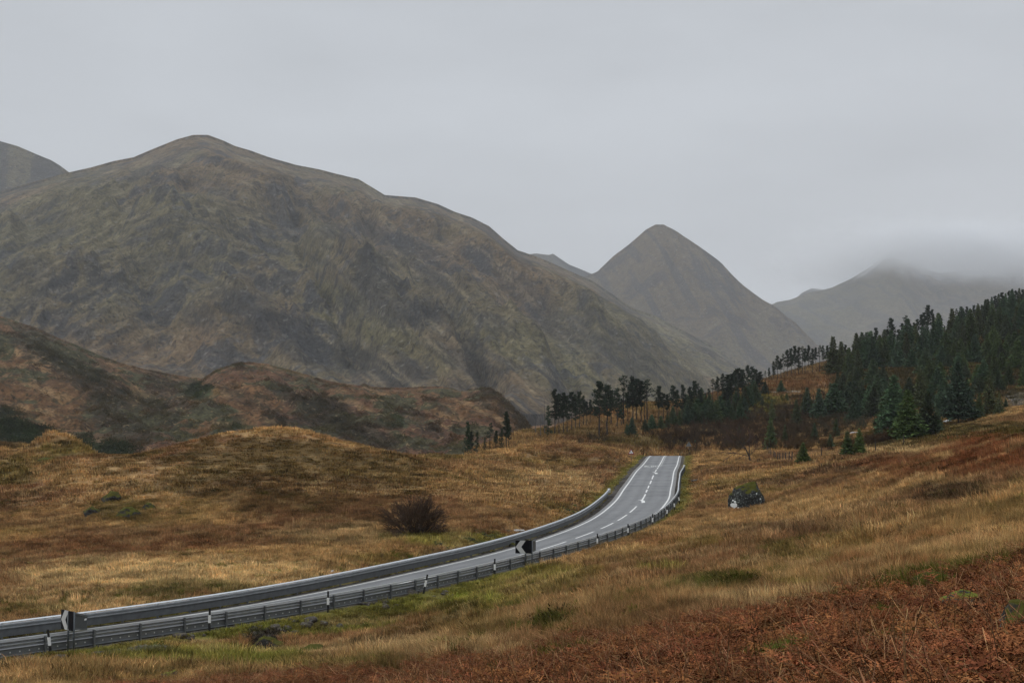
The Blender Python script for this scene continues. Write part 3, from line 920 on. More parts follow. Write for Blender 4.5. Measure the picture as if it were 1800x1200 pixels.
KEND = len(RQ) - 2
offs = np.r_[-3.55, -3.4, np.linspace(-3.2, 3.2, 33), 3.4, 3.55]
rv, rf = strip(offs, 0, KEND, 0.0)
ro = np.tile(offs, len(rv) // len(offs))
rk = np.repeat(np.arange(0, KEND + 1e-6, 1.0), len(offs))
track = np.exp(-((np.abs(np.abs(ro) - 1.55) - .75) / .28) ** 2)         # tyre tracks, polished
edge_n = vn(rk / 3.0, ro * 2, 5)
rcol = np.tile((.110, .110, .110), (len(rv), 1)) * (1 + .12 * edge_n[:, None]) * (1 - .30 * track[:, None])
rcol = rcol * (1 + .16 * fbm(rk / 14, ro / 1.2, 3, 12)[:, None])
rcol = rcol * (1 - .30 * np.exp(-((ro - .12) / .07) ** 2)[:, None])
for k0_, k1_, o0_, o1_, f_ in ((150, 172, .2, 2.9, .82), (232, 240, -2.9, -.1, .86), (262, 300, -2.8, -1.2, .90), (330, 352, .3, 2.8, .85), (372, 376, -3, 3, .8), (420, 448, -2.9, -.2, .88), (100, 104, -3.2, 3.2, .8)):
    rcol = np.where(((rk > k0_) & (rk < k1_) & (ro > o0_) & (ro < o1_))[:, None], rcol * f_, rcol)
patchr = ss(.25, .4, fbm(rk / 30, ro / 4, 2, 9))
rcol = rcol * (1 - .14 * patchr[:, None])
rcol = blend(rcol, (.10, .085, .065), ss(3.15, 3.5, np.abs(ro) + .2 * edge_n) * .8)
M_asph = asphalt_mat()
tag(link('road', mesh_np('road', rv, rf, M_asph, rcol)), kind='structure')

M_line = plain('road_paint', (.62, .62, .59), .55, var=.22, scale=3)
mk = []
mk.append(strip([-3.09, -2.91], 0, KEND, .005))
mk.append(strip([2.91, 3.09], 0, KEND, .005))
for a, b in ((700, 722), (745, 770), (800, 836), (870, 921), (950, 995), (1012, 1044), (1056, 1078), (1086, 1102), (1107, 1119), (1128, 1134.5), (1135.6, 1137.6), (1138.7, 1141), (1142.3, 1145), (1146, 1148.7), (1151.8, 1154), (1155, 1156.8), (1157.4, 1158.2)):
    ka, kb = k_at_px(a, 0, 0), k_at_px(b, 0, 0)
    mk.append(strip([-.09, .09], ka, kb, .005, step=(kb - ka) / 4 - 1e-9))
mk.append(strip([-.16, .02], k_at_px(1158, 0, 0), KEND, .005))
k = k_at_px(1158.5, 0, 0)
while k < KEND - 3:
    mk.append(strip([.17, .33], k, k + 2, .005))
    k += 5
# deflection arrows: a bent tapering bar
for cx in (1127, 1150.5):
    kc = k_at_px(cx, 0, 0)
    path = [(-9, -.95, .15), (-5, -.9, .3), (0, -.4, .34), (4, .25, .42), (-5, 1.1, .5), (-9, 1.15, .1)]
    pts = [(3.6, -.62, .05), (4.6, -.42, .16), (4.2, -.12, .24), (1.6, .14, .30), (-2.0, .30, .36), (-5.0, .42, .40)]
    vv = []
    for dk, o, w in pts:
        for sgn in (-1, 1):
            x, y = road_pt(kc + dk + sgn * w * 2.2, o + sgn * w * .5)
            vv.append((x, y, road_z(y, o) + .006))
    vv = np.array(vv)
    ff = np.array([[2 * i, 2 * i + 1, 2 * i + 3, 2 * i + 2] for i in range(len(pts) - 1)])
    mk.append((vv, ff))
# S L O W in the far lane, elongated along the road
GLY = {'S': [((1, 0), (0, 0)), ((0, 0), (0, .5)), ((0, .5), (1, .5)), ((1, .5), (1, 1)), ((1, 1), (0, 1))], 'L': [((0, 0), (0, 1)), ((0, 1), (1, 1))],
       'O': [((0, 0), (0, 1)), ((0, 1), (1, 1)), ((1, 1), (1, 0)), ((1, 0), (0, 0))], 'W': [((0, 0), (.25, 1)), ((.25, 1), (.5, .35)), ((.5, .35), (.75, 1)), ((.75, 1), (1, 0))]}
k0 = k_at_px(1158.4, 0, 0)
for i, ch in enumerate('SLOW'):
    o0 = -2.55 + i * .62
    for (a, b) in GLY[ch]:
        p, q = np.array((a[0] * .42, a[1])), np.array((b[0] * .42, b[1]))
        A = np.array((o0 + p[0], k0 + 3 - p[1] * 7))
        B = np.array((o0 + q[0], k0 + 3 - q[1] * 7))
        d = B - A
        n_ = np.array((.055, 0)) if abs(d[1]) > .5 else np.array((0, .9))
        vv = []
        for P in (A - n_, A + n_, B + n_, B - n_):
            x, y = road_pt(P[1], P[0])
            vv.append((x, y, road_z(y, P[0]) + .006))
        mk.append((np.array(vv), np.array([[0, 1, 2, 3]])))
mv, mf = join_np(mk)
tag(link('road_marking', mesh_np('road_marking', mv, mf, M_line, smooth=False)), kind='structure')

# ------------------------------------------------------------------ guard rails
M_galv = plain('galvanised_steel', (.36, .375, .385), .40, .35, .18, 3)
M_galvd = plain('dark_steel', (.135, .142, .145), .5, .3, .2, 3)  # darker steel for the posts and skirt panels
M_galvl = plain('skylit_steel', (.52, .54, .55), .42, .35, .12, 3)  # top rail steel painted lighter, standing in for sky reflected on its tilt
M_white = plain('white_reflective', (.75, .75, .73), .5, 0, .08)
M_black = plain('black_paint', (.015, .015, .016), .45, 0, .2)


def rail_sweep(prof, k0, k1, off, side, close=True, step=2.0, offf=None):
    """prof: (towards road, height) points; side=+1 for the near rail (road lies at smaller offset)"""
    ks = np.arange(k0, k1, step)
    V = []
    for s, h in prof:
        o = off - side * s + (offf(ks) if offf else 0)
        x, y = road_pt(ks, o)
        V.append(np.c_[x, y, road_z(y, np.full_like(y, off)) + h])
    V = np.stack(V, 1)
    n, m = V.shape[:2]
    f = []
    idx = np.arange(n * m).reshape(n, m)
    if close:
        idx = np.c_[idx, idx[:, :1]]
    f = np.stack([idx[:-1, :-1], idx[:-1, 1:], idx[1:, 1:], idx[1:, :-1]], -1).reshape(-1, 4)
    return V.reshape(-1, 3), f


def sheet(pts, t=.012):
    return pts + [(a - t, b) for a, b in reversed(pts)]


WPROF = sheet([(-.02, .685), (.03, .672), (.10, .635), (.10, .605), (-.01, .56), (-.01, .53), (.10, .485), (.10, .455), (.03, .415), (-.02, .405)])
TOPR = [(.02, .80), (.05, .806), (.15, .755), (.15, .735), (.05, .72), (.02, .72)]
SKIRT_FAR = [(-.05, .42), (-.01, .415), (-.01, .04), (-.05, .04)]
SKIRT = [(.0, .35), (.025, .37), (.05, .35), (.05, .09), (-.03, .05), (-.06, .05), (-.06, .075), (.035, .10), (.035, .33)]


def box_np(x0, x1, y0, y1, z0, z1):
    v = np.array([(a, b, c) for a in (x0, x1) for b in (y0, y1) for c in (z0, z1)], float)
    f = np.array([[0, 1, 3, 2], [4, 6, 7, 5], [0, 4, 5, 1], [2, 3, 7, 6], [0, 2, 6, 4], [1, 5, 7, 3]])
    return v, f


def ibeam():
    p = [box_np(-.045, .045, -.055, -.045, -.5, .74), box_np(-.045, .045, .045, .055, -.5, .74), box_np(-.004, .004, -.045, .045, -.5, .73)]
    return join_np(p)


ibv, ibf = ibeam()
me_post = mesh_np('post', ibv, ibf, M_galvd, smooth=False)


def guardrail(label, off, side, k0, k1, flare=None):
    root = bpy.data.objects.new('guardrail', None)
    x0, y0 = road_pt(k0, off)
    C.objects.link(root)
    root.location = (x0, y0, float(road_z(y0, off)))
    org = np.array(root.location)
    tag(root, label, 'guardrail', 'steel guardrails along the road')
    for nm, pr, mat in (('corrugated_beam', WPROF, M_galv), ('top_rail', TOPR, M_galvl), ('skirt_panel', SKIRT if side > 0 else SKIRT_FAR, M_galvd)):
        v, f = rail_sweep(pr, k0, k1, off, side, offf=flare)
        mi = np.zeros(len(f), int)
        mats = [mat]
        if nm == 'skirt_panel':
            # row of bolt heads
            ks = np.arange(k0, k1 - 1, .9) if side > 0 else np.array([k0 + .5])
            prt = [(v, f)]
            for kk in ks:
                for ss_ in ((-.012,), ):
                    o = off - side * (.02 if side > 0 else .058)
                    x, y = road_pt(kk, o)
                    zz = float(road_z(y, off)) + .21
                    tx, ty = np.interp(kk, np.arange(len(RQ)), RT[:, 0]), np.interp(kk, np.arange(len(RQ)), RT[:, 1])
                    h = .03
                    q = np.array([(x - tx * h, y - ty * h, zz - h), (x + tx * h, y + ty * h, zz - h), (x + tx * h, y + ty * h, zz + h), (x - tx * h, y - ty * h, zz + h)])
                    prt.append((q, np.array([[0, 1, 2, 3]])))
            v, f = join_np(prt)
            mi = np.r_[np.zeros(len(f) - len(ks), int), np.ones(len(ks), int)]
            mats = [mat, M_bolt]
        link(nm, mesh_np(nm, v - org, f, mats, smooth=False, mi=mi), root)
    kk = k0 + 2
    while kk < k1 - 1:
        o = off + side * .07 + (float(flare(np.array([kk]))[0]) if flare else 0)
        x, y = road_pt(kk, o)
        p = link('post', me_post, root, (x - org[0], y - org[1], float(road_z(y, off)) - org[2]))
        tx, ty = np.interp(kk, np.arange(len(RQ)), RT[:, 0]), np.interp(kk, np.arange(len(RQ)), RT[:, 1])
        p.rotation_euler = (0, 0, math.atan2(ty, tx))
        kk += 4.8
    # pale end terminal
    o = off + (float(flare(np.array([k1 - 1]))[0]) if flare else 0)
    x, y = road_pt(k1 - 1, o - side * .06)
    v, f = box_np(-.16, .16, -.16, .16, .34, .84)
    e = link('end_cap', mesh_np('end_cap', v, f, M_white, smooth=False), root, (x - org[0], y - org[1], float(road_z(y, off)) - org[2]))
    e.rotation_euler = (0, 0, math.atan2(*np.array([np.interp(k1, np.arange(len(RQ)), RT[:, 1]), np.interp(k1, np.arange(len(RQ)), RT[:, 0])])))
    return root


M_bolt = plain('bolt_heads', (.5, .5, .48), .5, 0, .1)
kN1 = k_at_px(1203, 4.6, .5)
kF1 = k_at_px(1070, -4.4, .4)
kN0 = 12
guardrail('nearer steel guardrail seen from behind, its posts towards the camera', 4.1, 1, kN0, kN1, lambda ks: .55 * ss(kN1 - 60, kN1, ks))
guardrail('steel guardrail with bright top edge on the far side of the road, facing the camera', -4.4, -1, kN0, kF1, None)


# ------------------------------------------------------------------ marker posts
def bm_obj(name, build, mat, parent=None, loc=None, smooth=False):
    b = bmesh.new()
    build(b)
    me = bpy.data.meshes.new(name)
    b.to_mesh(me)
    b.free()
    for m in (mat if isinstance(mat, (list, tuple)) else [mat]):
        me.materials.append(m)
    if smooth:
        me.polygons.foreach_set('use_smooth', [True] * len(me.polygons))
    return link(name, me, parent, loc)


def add_box(b, x0, x1, y0, y1, z0, z1, bev=0, rot=None, mi=0):
    r = bmesh.ops.create_cube(b, size=1)
    for v in r['verts']:
        v.co = Vector(((v.co.x + .5) * (x1 - x0) + x0, (v.co.y + .5) * (y1 - y0) + y0, (v.co.z + .5) * (z1 - z0) + z0))
    if bev:
        es = list({e for v in r['verts'] for e in v.link_edges})
        bmesh.ops.bevel(b, geom=es, offset=bev, segments=2, affect='EDGES')
    return r


def add_poly(b, pts, y0, y1, mi=0):
    """prism: outline in x,z extruded from y0 (front) to y1"""
    fr = [b.verts.new((x, y0, z)) for x, z in pts]
    bk = [b.verts.new((x, y1, z)) for x, z in pts]
    n = len(pts)
    fs = [b.faces.new(fr), b.faces.new(bk[::-1])]
    for i in range(n):
        fs.append(b.faces.new((fr[i], bk[i], bk[(i + 1) % n], fr[(i + 1) % n])))
    for f in fs:
        f.material_index = mi
    return fs


MP = [(90, -7, 'leaning left, nearest the left edge'), (367, 1, 'second from the left along the near guardrail'), (578, 0, 'third from the left along the near guardrail'), (745, 12, 'leaning right, fourth from the left along the near guardrail'),
      (869, 0, 'first one left of the farther chevron sign'), (1050, 1, 'first one right of the farther chevron sign'), (1104, 0, 'second one right of the farther chevron sign'), (1147, 1, 'third one right of the farther chevron sign'),
      (1172, 3, 'third from the far end of the near guardrail'), (1186, -4, 'second from the far end of the near guardrail'), (1195, -10, 'leaning left, nearest the far end of the guardrail')]
proto = None
for px, lean, where in MP:
    k = k_at_px(px, 4.62, .3)
    x, y = road_pt(k, 4.62)
    z = float(ground_z(x, y))
    root = bpy.data.objects.new('marker_post', None)
    C.objects.link(root)
    if proto is None:
        lo = bm_obj('lower_shaft', lambda b: add_box(b, -.06, .06, -.03, .03, -.3, .42, .008), M_black, root)
        mid = bm_obj('white_band', lambda b: add_box(b, -.066, .066, -.036, .036, .40, .78, .01), M_white, root)
        up = bm_obj('top_shaft', lambda b: add_box(b, -.05, .05, -.025, .025, .78, 1.13, .008), M_black, root)
        proto = (lo, mid, up)
    else:
        for p in proto:
            c = p.copy()
            c.parent = root
            C.objects.link(c)
    root.location = (x, y, z)
    root.rotation_euler = (0, math.radians(lean), math.atan2(-x, y) * .5)
    tag(root, 'black marker post with white band, ' + where, 'marker post', 'marker posts along the guardrail')

# ------------------------------------------------------------------ chevron signs
M_signgrey = plain('sign_back_grey', (.085, .095, .10), .5, .3, .12)
M_signblk = plain('sign_black', (.005, .005, .006), .6, 0, .1, spec=.08)
M_signwht = plain('sign_reflective_grey', (.42, .42, .40), .5, 0, .06)
M_signedge = plain('sign_frame', (.14, .155, .16), .5, .3, .12)
M_sticker = plain('white_sticker', (.7, .7, .7), .5, 0, .05)


def chevron_sign(px, ybase, angA, angB, label, H=.87, Wd=1.12, topz=None, ytop=None, sticker=False, sk=.0):
    x, y, _ = hit(px, ybase, 50, 130)
    k, o = road_coords(np.array([x]), np.array([y]))
    x, y = [float(q) for q in road_pt(k[0], 4.75)]
    # slide along the road until it is seen at px
    kk = k_at_px(px, 4.75, .8)
    x, y = [float(q) for q in road_pt(kk, 4.75)]
    z = float(ground_z(x, y))
    zt = zat(px, ytop, y) - z
    root = bpy.data.objects.new('chevron_sign', None)
    C.objects.link(root)
    root.location = (x, y, z)
    tag(root, label, 'chevron sign', 'chevron signs on the bend')
    for ang, nm, xs in ((angA, 'chevron_panel', -1), (angB, 'side_panel', 1)):
        if xs < 0: p = bm_obj(nm, lambda b: add_box(b, -Wd, 0, -.012, .012, zt - H, zt, .004), M_signblk, root)
        else: p = bm_obj(nm, lambda b: add_poly(b, [(.01, zt - .02), (.01, zt - .80), (Wd, zt - .80 - sk * .62), (Wd, zt - .02 - sk)], -.012, .012), M_signgrey, root)
        p.rotation_euler = (0, 0, math.radians(ang))
        if xs < 0:
            w, h, z0 = Wd, H, zt - H
            pts = [(-w + .34, z0 + h - .004), (-w + .70, z0 + h - .004), (-w + .40, z0 + h / 2), (-w + .72, z0 + .004), (-w + .36, z0 + .004), (-w + .02, z0 + h / 2)]
            q = bm_obj('chevron', lambda b: add_poly(b, pts, -.017, -.0125), M_signwht, p)
            bm_obj('stiffener', lambda b: (add_box(b, -w + .03, -.03, .0135, .05, z0 + .68, z0 + .73), add_box(b, -w + .03, -.03, .0135, .05, z0 + .14, z0 + .19)), M_signgrey, p)
        else:
            bm_obj('frame', lambda b: (add_poly(b, [(.03, zt - .03), (.03, zt - .11), (Wd - .01, zt - .11 - sk), (Wd - .01, zt - .03 - sk)], -.04, -.0135), add_poly(b, [(.03, zt - .74), (.03, zt - .79), (Wd - .01, zt - .79 - sk * .62), (Wd - .01, zt - .74 - sk * .62)], -.03, -.0135)), M_signedge, p)
            if sticker:
                bm_obj('sticker', lambda b: add_box(b, Wd - .24, Wd - .06, -.0165, -.0125, zt - .24 - sk, zt - .16 - sk), M_sticker, p)
    a = math.radians(angA)
    for nm, dx, dy, zt2 in (('post', .012, .045, zt - .01), ('post', -.42 * math.cos(a) - .05 * math.sin(a) * -1, -.42 * math.sin(a) + .06, zt - .03)):
        bm_obj(nm, lambda b: bmesh.ops.create_cone(b, cap_ends=True, segments=14, radius1=.045, radius2=.045, depth=zt2 + .4, matrix=Matrix.Translation((dx, dy, (zt2 - .4) / 2))), M_signgrey, root, smooth=True)
    return root


chevron_sign(129, 1146, -45, 75, 'folded chevron sign near the left edge, narrow arrow face beside its broad grey back panel', ytop=1074.5, sticker=True, sk=.28)
chevron_sign(935.5, 997, -8, 76, 'black chevron sign with broad grey left arrow in the middle of the near guardrail', ytop=949.5)


# ------------------------------------------------------------------ warning triangles
M_red = plain('sign_red', (.22, .02, .025), .5, 0, .08)
M_poleg = plain('sign_pole', (.06, .055, .05), .6, .2, .2)


def rounded_tri(s, r=.06, n=5):
    h = s * math.sqrt(3) / 2
    P = [Vector((0, h)), Vector((-s / 2, 0)), Vector((s / 2, 0))]
    c = sum(P, Vector((0, 0))) / 3
    out = []
    for i, p in enumerate(P):
        ci = p + (c - p).normalized() * r * 2
        a0 = [90, 210, 330][i]
        for j in range(n):
            a = math.radians(a0 - 60 + 120 * j / (n - 1))
            out.append((ci.x + r * math.cos(a), ci.y + r * math.sin(a)))
    return out


def tri_sign(px, ytop, ybase, d, front, label):
    u = uat(px, ybase)
    x, y = u * d, d
    z = float(ground_z(x, y))
    root = bpy.data.objects.new('warning_sign', None)
    C.objects.link(root)
    root.location = (x, y, z)
    root.rotation_euler = (0, 0, math.radians(-6))
    tag(root, label, 'warning sign', 'triangular road signs at the crest')
    zt = zat(px, ytop, d) - z
    s = 1.2
    h = s * .866
    if front:
        bm_obj('plate', lambda b: add_poly(b, [(a, c + zt - h) for a, c in rounded_tri(s)], 0, .012), M_red, root)
        bm_obj('white_face', lambda b: add_poly(b, [(a, c + zt - h + .17) for a, c in rounded_tri(s * .62, .03)], -.006, -.001), M_white, root)
        g = [(-.02, .18), (.04, .18), (.05, .36), (-.06, .50), (-.03, .56), (-.13, .56), (-.14, .44), (-.11, .47), (-.01, .34)]
        bm_obj('bend_arrow', lambda b: add_poly(b, [(a, c + zt - h) for a, c in g[::-1]], -.012, -.007), M_black, root)
    else:
        bm_obj('plate', lambda b: add_poly(b, [(a, c + zt - h) for a, c in rounded_tri(s)], 0, .012), M_signback2, root)
        bm_obj('white_face', lambda b: add_poly(b, [(a, c + zt - h + .13) for a, c in rounded_tri(s * .72, .03)], .013, .018), M_white, root)
    bm_obj('post', lambda b: bmesh.ops.create_cone(b, cap_ends=True, segments=12, radius1=.045, radius2=.045, depth=zt + .2, matrix=Matrix.Translation((0, .06 if front else -.05, (zt - .6) / 2))), M_poleg, root, smooth=True)
    bm_obj('clip', lambda b: (add_box(b, -.2, .2, .014 if front else -.06, .05 if front else -.002, zt - h + .2, zt - h + .24), add_box(b, -.1, .1, .014 if front else -.06, .05 if front else -.002, zt - .4, zt - .36)), M_signgrey, root)


M_signback2 = plain('sign_back_pale', (.17, .185, .19), .5, .3, .1)
tri_sign(1109.5, 788, 815, 252, True, 'red bordered triangular warning sign with black bend symbol left of the road crest')
tri_sign(1211, 775.5, 797, 300, False, 'grey back of a triangular sign right of the road crest')


# ------------------------------------------------------------------ rocks
def rock_mat(name, base, lich, moss, lsc=9, mossy=.5, white=.0):
    m, n, l, b = nmat(name)
    tcn = n.new('ShaderNodeTexCoord')
    t = noise_node(n, l, 5, 6, tcn.outputs['Object'], .7)
    cr = n.new('ShaderNodeValToRGB')
    cr.color_ramp.elements[0].position = .35
    cr.color_ramp.elements[0].color = (*[c * .45 for c in base], 1)
    cr.color_ramp.elements[1].position = .68
    cr.color_ramp.elements[1].color = (*[c * 1.5 for c in base], 1)
    l.new(t.outputs[0], cr.inputs[0])
    v = n.new('ShaderNodeTexVoronoi')
    v.inputs['Scale'].default_value = lsc
    l.new(tcn.outputs['Object'], v.inputs['Vector'])
    t2 = noise_node(n, l, lsc * .8, 4, tcn.outputs['Object'], .7)
    r = rng_node(n, l, t2.outputs[0], .60 - white, .66 - white, 0, 1)
    mixl = n.new('ShaderNodeMix')
    mixl.data_type = 'RGBA'
    l.new(r.outputs[0], mixl.inputs[0])
    l.new(cr.outputs[0], mixl.inputs[6])
    mixl.inputs[7].default_value = (*lich, 1)
    g = n.new('ShaderNodeNewGeometry')
    sp = n.new('ShaderNodeSeparateXYZ')
    l.new(g.outputs['Normal'], sp.inputs[0])
    t3 = noise_node(n, l, 2.4, 5, tcn.outputs['Object'], .65)
    ad = n.new('ShaderNodeMath')
    ad.operation = 'ADD'
    l.new(sp.outputs['Z'], ad.inputs[0])
    l.new(t3.outputs[0], ad.inputs[1])
    r2 = rng_node(n, l, ad.outputs[0], 1.45 - mossy, 1.62 - mossy, 0, 1)
    mixm = n.new('ShaderNodeMix')
    mixm.data_type = 'RGBA'
    l.new(r2.outputs[0], mixm.inputs[0])
    l.new(mixl.outputs[2], mixm.inputs[6])
    mixm.inputs[7].default_value = (*moss, 1)
    l.new(mixm.outputs[2], b.inputs['Base Color'])
    bp = n.new('ShaderNodeBump')
    bp.inputs['Strength'].default_value = .8
    bp.inputs['Distance'].default_value = .06
    l.new(t.outputs[0], bp.inputs['Height'])
    l.new(bp.outputs[0], b.inputs['Normal'])
    b.inputs['Roughness'].default_value = .95
    b.inputs['Specular IOR Level'].default_value = .08
    return m


M_boulder = rock_mat('lichened_boulder', (.028, .029, .027), (.20, .22, .20), (.058, .056, .010), 9, .46, .03)
M_rockmoss = rock_mat('mossy_rock', (.062, .060, .054), (.22, .24, .23), (.115, .125, .022), 8, .38)
M_rockdark = rock_mat('dark_rock', (.040, .037, .033), (.13, .13, .12), (.06, .058, .012), 7, .50)
M_rubble = rock_mat('rubble', (.078, .067, .055), (.24, .24, .24), (.10, .10, .03), 9, .0)
M_pale = rock_mat('pale_stone', (.45, .45, .44), (.6, .6, .6), (.3, .3, .2), 9, -.3)


def rock_mesh(name, dims, seed, mat, rough=.28, sub=4, shear=(0, 0), flat=1.0, facet=.35):
    b = bmesh.new()
    bmesh.ops.create_icosphere(b, subdivisions=sub, radius=1)
    off = Vector((seed * 13.7, seed * 7.1, seed * 3.3))
    rr = random.Random(seed)
    planes = [(Vector((rr.uniform(-1, 1), rr.uniform(-1, 1), rr.uniform(-.2, 1))).normalized(), rr.uniform(.55, .9)) for _ in range(9)]
    for v in b.verts:
        p = v.co.copy()
        for nrm, dd in planes:
            e = p.dot(nrm) - dd
            if e > 0: p -= nrm * e * (1 - facet * .3)
        p *= 1 + rough * mnoise.noise(p * 1.6 + off) + rough * .45 * mnoise.noise(p * 4.5 + off) + rough * .2 * mnoise.noise(p * 11 + off)
        p.z = max(p.z, -.6)
        v.co = Vector((p.x * dims[0] + p.z * shear[0], p.y * dims[1] + p.z * shear[1], p.z * dims[2]))
    me = bpy.data.meshes.new(name)
    b.to_mesh(me)
    b.free()
    me.polygons.foreach_set('use_smooth', [True] * len(me.polygons))
    me.materials.append(mat)
    return me


# the big lichened boulder: steep left end, crest right of centre, tail sloping to the right
bx, by, bz = hit(1318, 896, 90, 170)
b = bmesh.new()
bmesh.ops.create_icosphere(b, subdivisions=5, radius=1)
sil = [(-1, .05), (-.97, .35), (-.88, .62), (-.62, .82), (-.25, .97), (.05, 1.0), (.25, 1.0), (.42, .97), (.6, .72), (.8, .42), (.98, .05)]
for v in b.verts:
    p = v.co
    xx = max(-1, min(1, p.x))
    top = float(np.interp(xx, [q[0] for q in sil], [q[1] for q in sil]))
    e = math.sqrt(max(1e-4, 1 - xx * xx))
    zz = p.z / e * top if p.z > 0 else p.z * .5
    n0 = 1 + .10 * mnoise.noise(p * 2.2 + Vector((5, 5, 5))) + .05 * mnoise.noise(p * 6) + .025 * mnoise.noise(p * 14)
    v.co = Vector((xx * 1.72 * n0, p.y * 1.25 * n0, zz * 2.55 * n0 if zz > 0 else zz))
me = bpy.data.meshes.new('boulder')
b.to_mesh(me)
b.free()
me.polygons.foreach_set('use_smooth', [True] * len(me.polygons))
me.materials.append(M_boulder)
bo = link('boulder', me, None, (bx, by + .9, bz - .25))
tag(bo, 'large dark boulder with white lichen and a mossy top alone in the grass', 'boulder')
M_lich = plain('white_lichen', (.55, .57, .55), .8, 0, .15)
rr = random.Random(5)
for (ax, az, sz) in ((-1.36, .62, .25), (-1.25, .95, .10), (-1.02, .45, .09), (-1.4, 1.05, .07), (.92, 1.2, .08), (.6, 1.65, .07), (-.95, .2, .07)):
    # irregular crust patches set into the rock face
    bb = bmesh.new()
    pts = [(ax + sz * (1 + .35 * rr.uniform(-1, 1)) * math.cos(t * .523), az + sz * .85 * (1 + .35 * rr.uniform(-1, 1)) * math.sin(t * .523)) for t in range(12)]
    vs = []
    for (qx, qz) in pts + [(ax, az)]:
        # drop the outline on the boulder along +Y
        h_, loc_, nrm_, _i = bo.ray_cast(Vector((qx, -6, qz)), Vector((0, 1, 0)))
        loc_ = loc_ if h_ else Vector((qx, -.9, qz))
        vs.append(bb.verts.new(loc_ + Vector((0, -.03, 0))))
    for i in range(12):
        bb.faces.new((vs[i], vs[(i + 1) % 12], vs[12]))
    me = bpy.data.meshes.new('lichen_patch')
    bb.to_mesh(me)
    bb.free()
    me.materials.append(M_lich)
    link('lichen_patch', me, bo)

RK = [  # px, base y, dims, seed, material, dmin, label, sink
    (1652, 1050, (.46, .28, .22), 3, M_rockdark, 15, 'flat mossy grey rock at the upper edge of the bracken on the right', .02),
    (1703, 1086, (.32, .24, .17), 4, M_rockmoss, 12, 'yellow-green mossy rock in the bracken, right of centre of the slope', .0),
    (1592, 1110, (.30, .16, .13), 6, M_rockmoss, 12, 'small bright green moss covered stone lying in the bracken', .0),
    (1799, 1150, (.22, .22, .22), 7, M_rockdark, 8, 'dark rounded rock with mossy top cut off by the right edge', .0),
    (548, 1150, (.75, .5, .34), 8, M_rockdark, 50, 'dark flat boulder below the guardrail bank', .05),
    (466, 1140, (.85, .5, .62), 9, M_rockdark, 50, 'dark crumbling rock heap in the bank below the guardrail', .25),
    (1398, 1073, (.22, .2, .12), 10, M_rockmoss, 20, 'small mossy stone in the pale grass above the bracken', .0),
    (295, 1200, (.42, .3, .42), 12, M_rockmoss, 35, 'green mossy stone at the bottom edge on the left', .1),
    (90, 1172, (.8, .6, .5), 13, M_rubble, 50, 'brown stony lump in the verge at the far left', .35),
    (160, 905, (1.1, .9, .9), 14, M_rockdark, 100, 'left of the dark rock outcrops in the foot of the left knoll', .35),
    (229, 910, (1.4, 1.0, 1.1), 15, M_rockdark, 100, 'right one of the dark rock outcrops in the foot of the left knoll', .5),
    (192, 880, (1.1, .9, .9), 16, M_rockdark, 100, 'upper mossy rock outcrop on the left knoll', .35),
    (262, 895, (.9, .8, .7), 17, M_rockdark, 100, 'small rock outcrop on the right flank of the left knoll foot', .35),
    (72, 812, (3.0, 2.0, 2.3), 18, M_rockdark, 170, 'steep dark crag on the mossy hump at the far left', .9),
    (438, 960, (.16, .12, .1), 20, M_pale, 90, 'tiny white stone in the open brown field on the left', .0),
    (581, 1008, (.26, .2, .17), 21, M_pale, 80, 'small white stone just above the far guardrail', -.1),
    (893, 934, (.34, .25, .12), 22, M_rubble, 100, 'grey flat slab behind the far guardrail', -.08),
    (1335, 893, (.5, .4, .3), 23, M_rockdark, 90, 'small stone at the right foot of the big boulder', .15),
    (1228, 846, (.9, .8, .3), 24, M_rubble, 120, 'low grey stones right of the end of the near guardrail', .1),
    (1245, 852, (.7, .6, .3), 25, M_rubble, 120, 'right one of the low grey stones beyond the near guardrail end', .12),
    (1668, 742, (1.8, 1.2, .5), 26, M_pale, 200, 'pale flat rocks under the big spruce', .2),
    (1505, 762, (1.2, 1.0, .35), 27, M_pale, 220, 'pale stones beside the young spruces at the wood edge', .1),
]
ROCKZ = []
for px, py, dims, seed, mat, dmn, lab, sink in RK:
    x, y, z = hit(px, py, dmn, 400)
    me = rock_mesh('rock', dims, seed, mat)
    if px > 1350 and py > 1000 or seed in (8, 9, 12): ROCKZ.append((x, y - dims[1] * .6, dims[0] * 1.25, dims[1] * 2.2 + .25))
    o = link('rock', me, None, (x, y + dims[1] * .4, z + dims[2] * (.35 if py < 1000 or px < 1350 else .95) - sink * dims[2]))
    o.rotation_euler = (0, 0, (seed * 1.3) % 1.0 - .5)
    tag(o, lab, 'rock')
# white plank-like debris by the far rail
x, y, z = hit(911, 934, 100, 200)
o = bm_obj('broken_plank', lambda b: (add_box(b, -.42, .1, -.1, .1, 0, .16, .02), add_box(b, .12, .55, -.08, .12, .02, .13, .02)), M_white, None, (x, y, z + .03))
o.rotation_euler = (0, 0, .2)
tag(o, 'broken white plank lying behind the far guardrail above the chevron sign', 'debris')

# rubble along the bank (loose stones, too many to count)
rg = rnd(7)
prt = []
ico = bmesh.new()
bmesh.ops.create_icosphere(ico, subdivisions=2, radius=1)
iv = np.array([v.co[:] for v in ico.verts])
iF = np.array([[v.index for v in f.verts] for f in ico.faces])
ico.free()


STONEZ = list(ROCKZ)


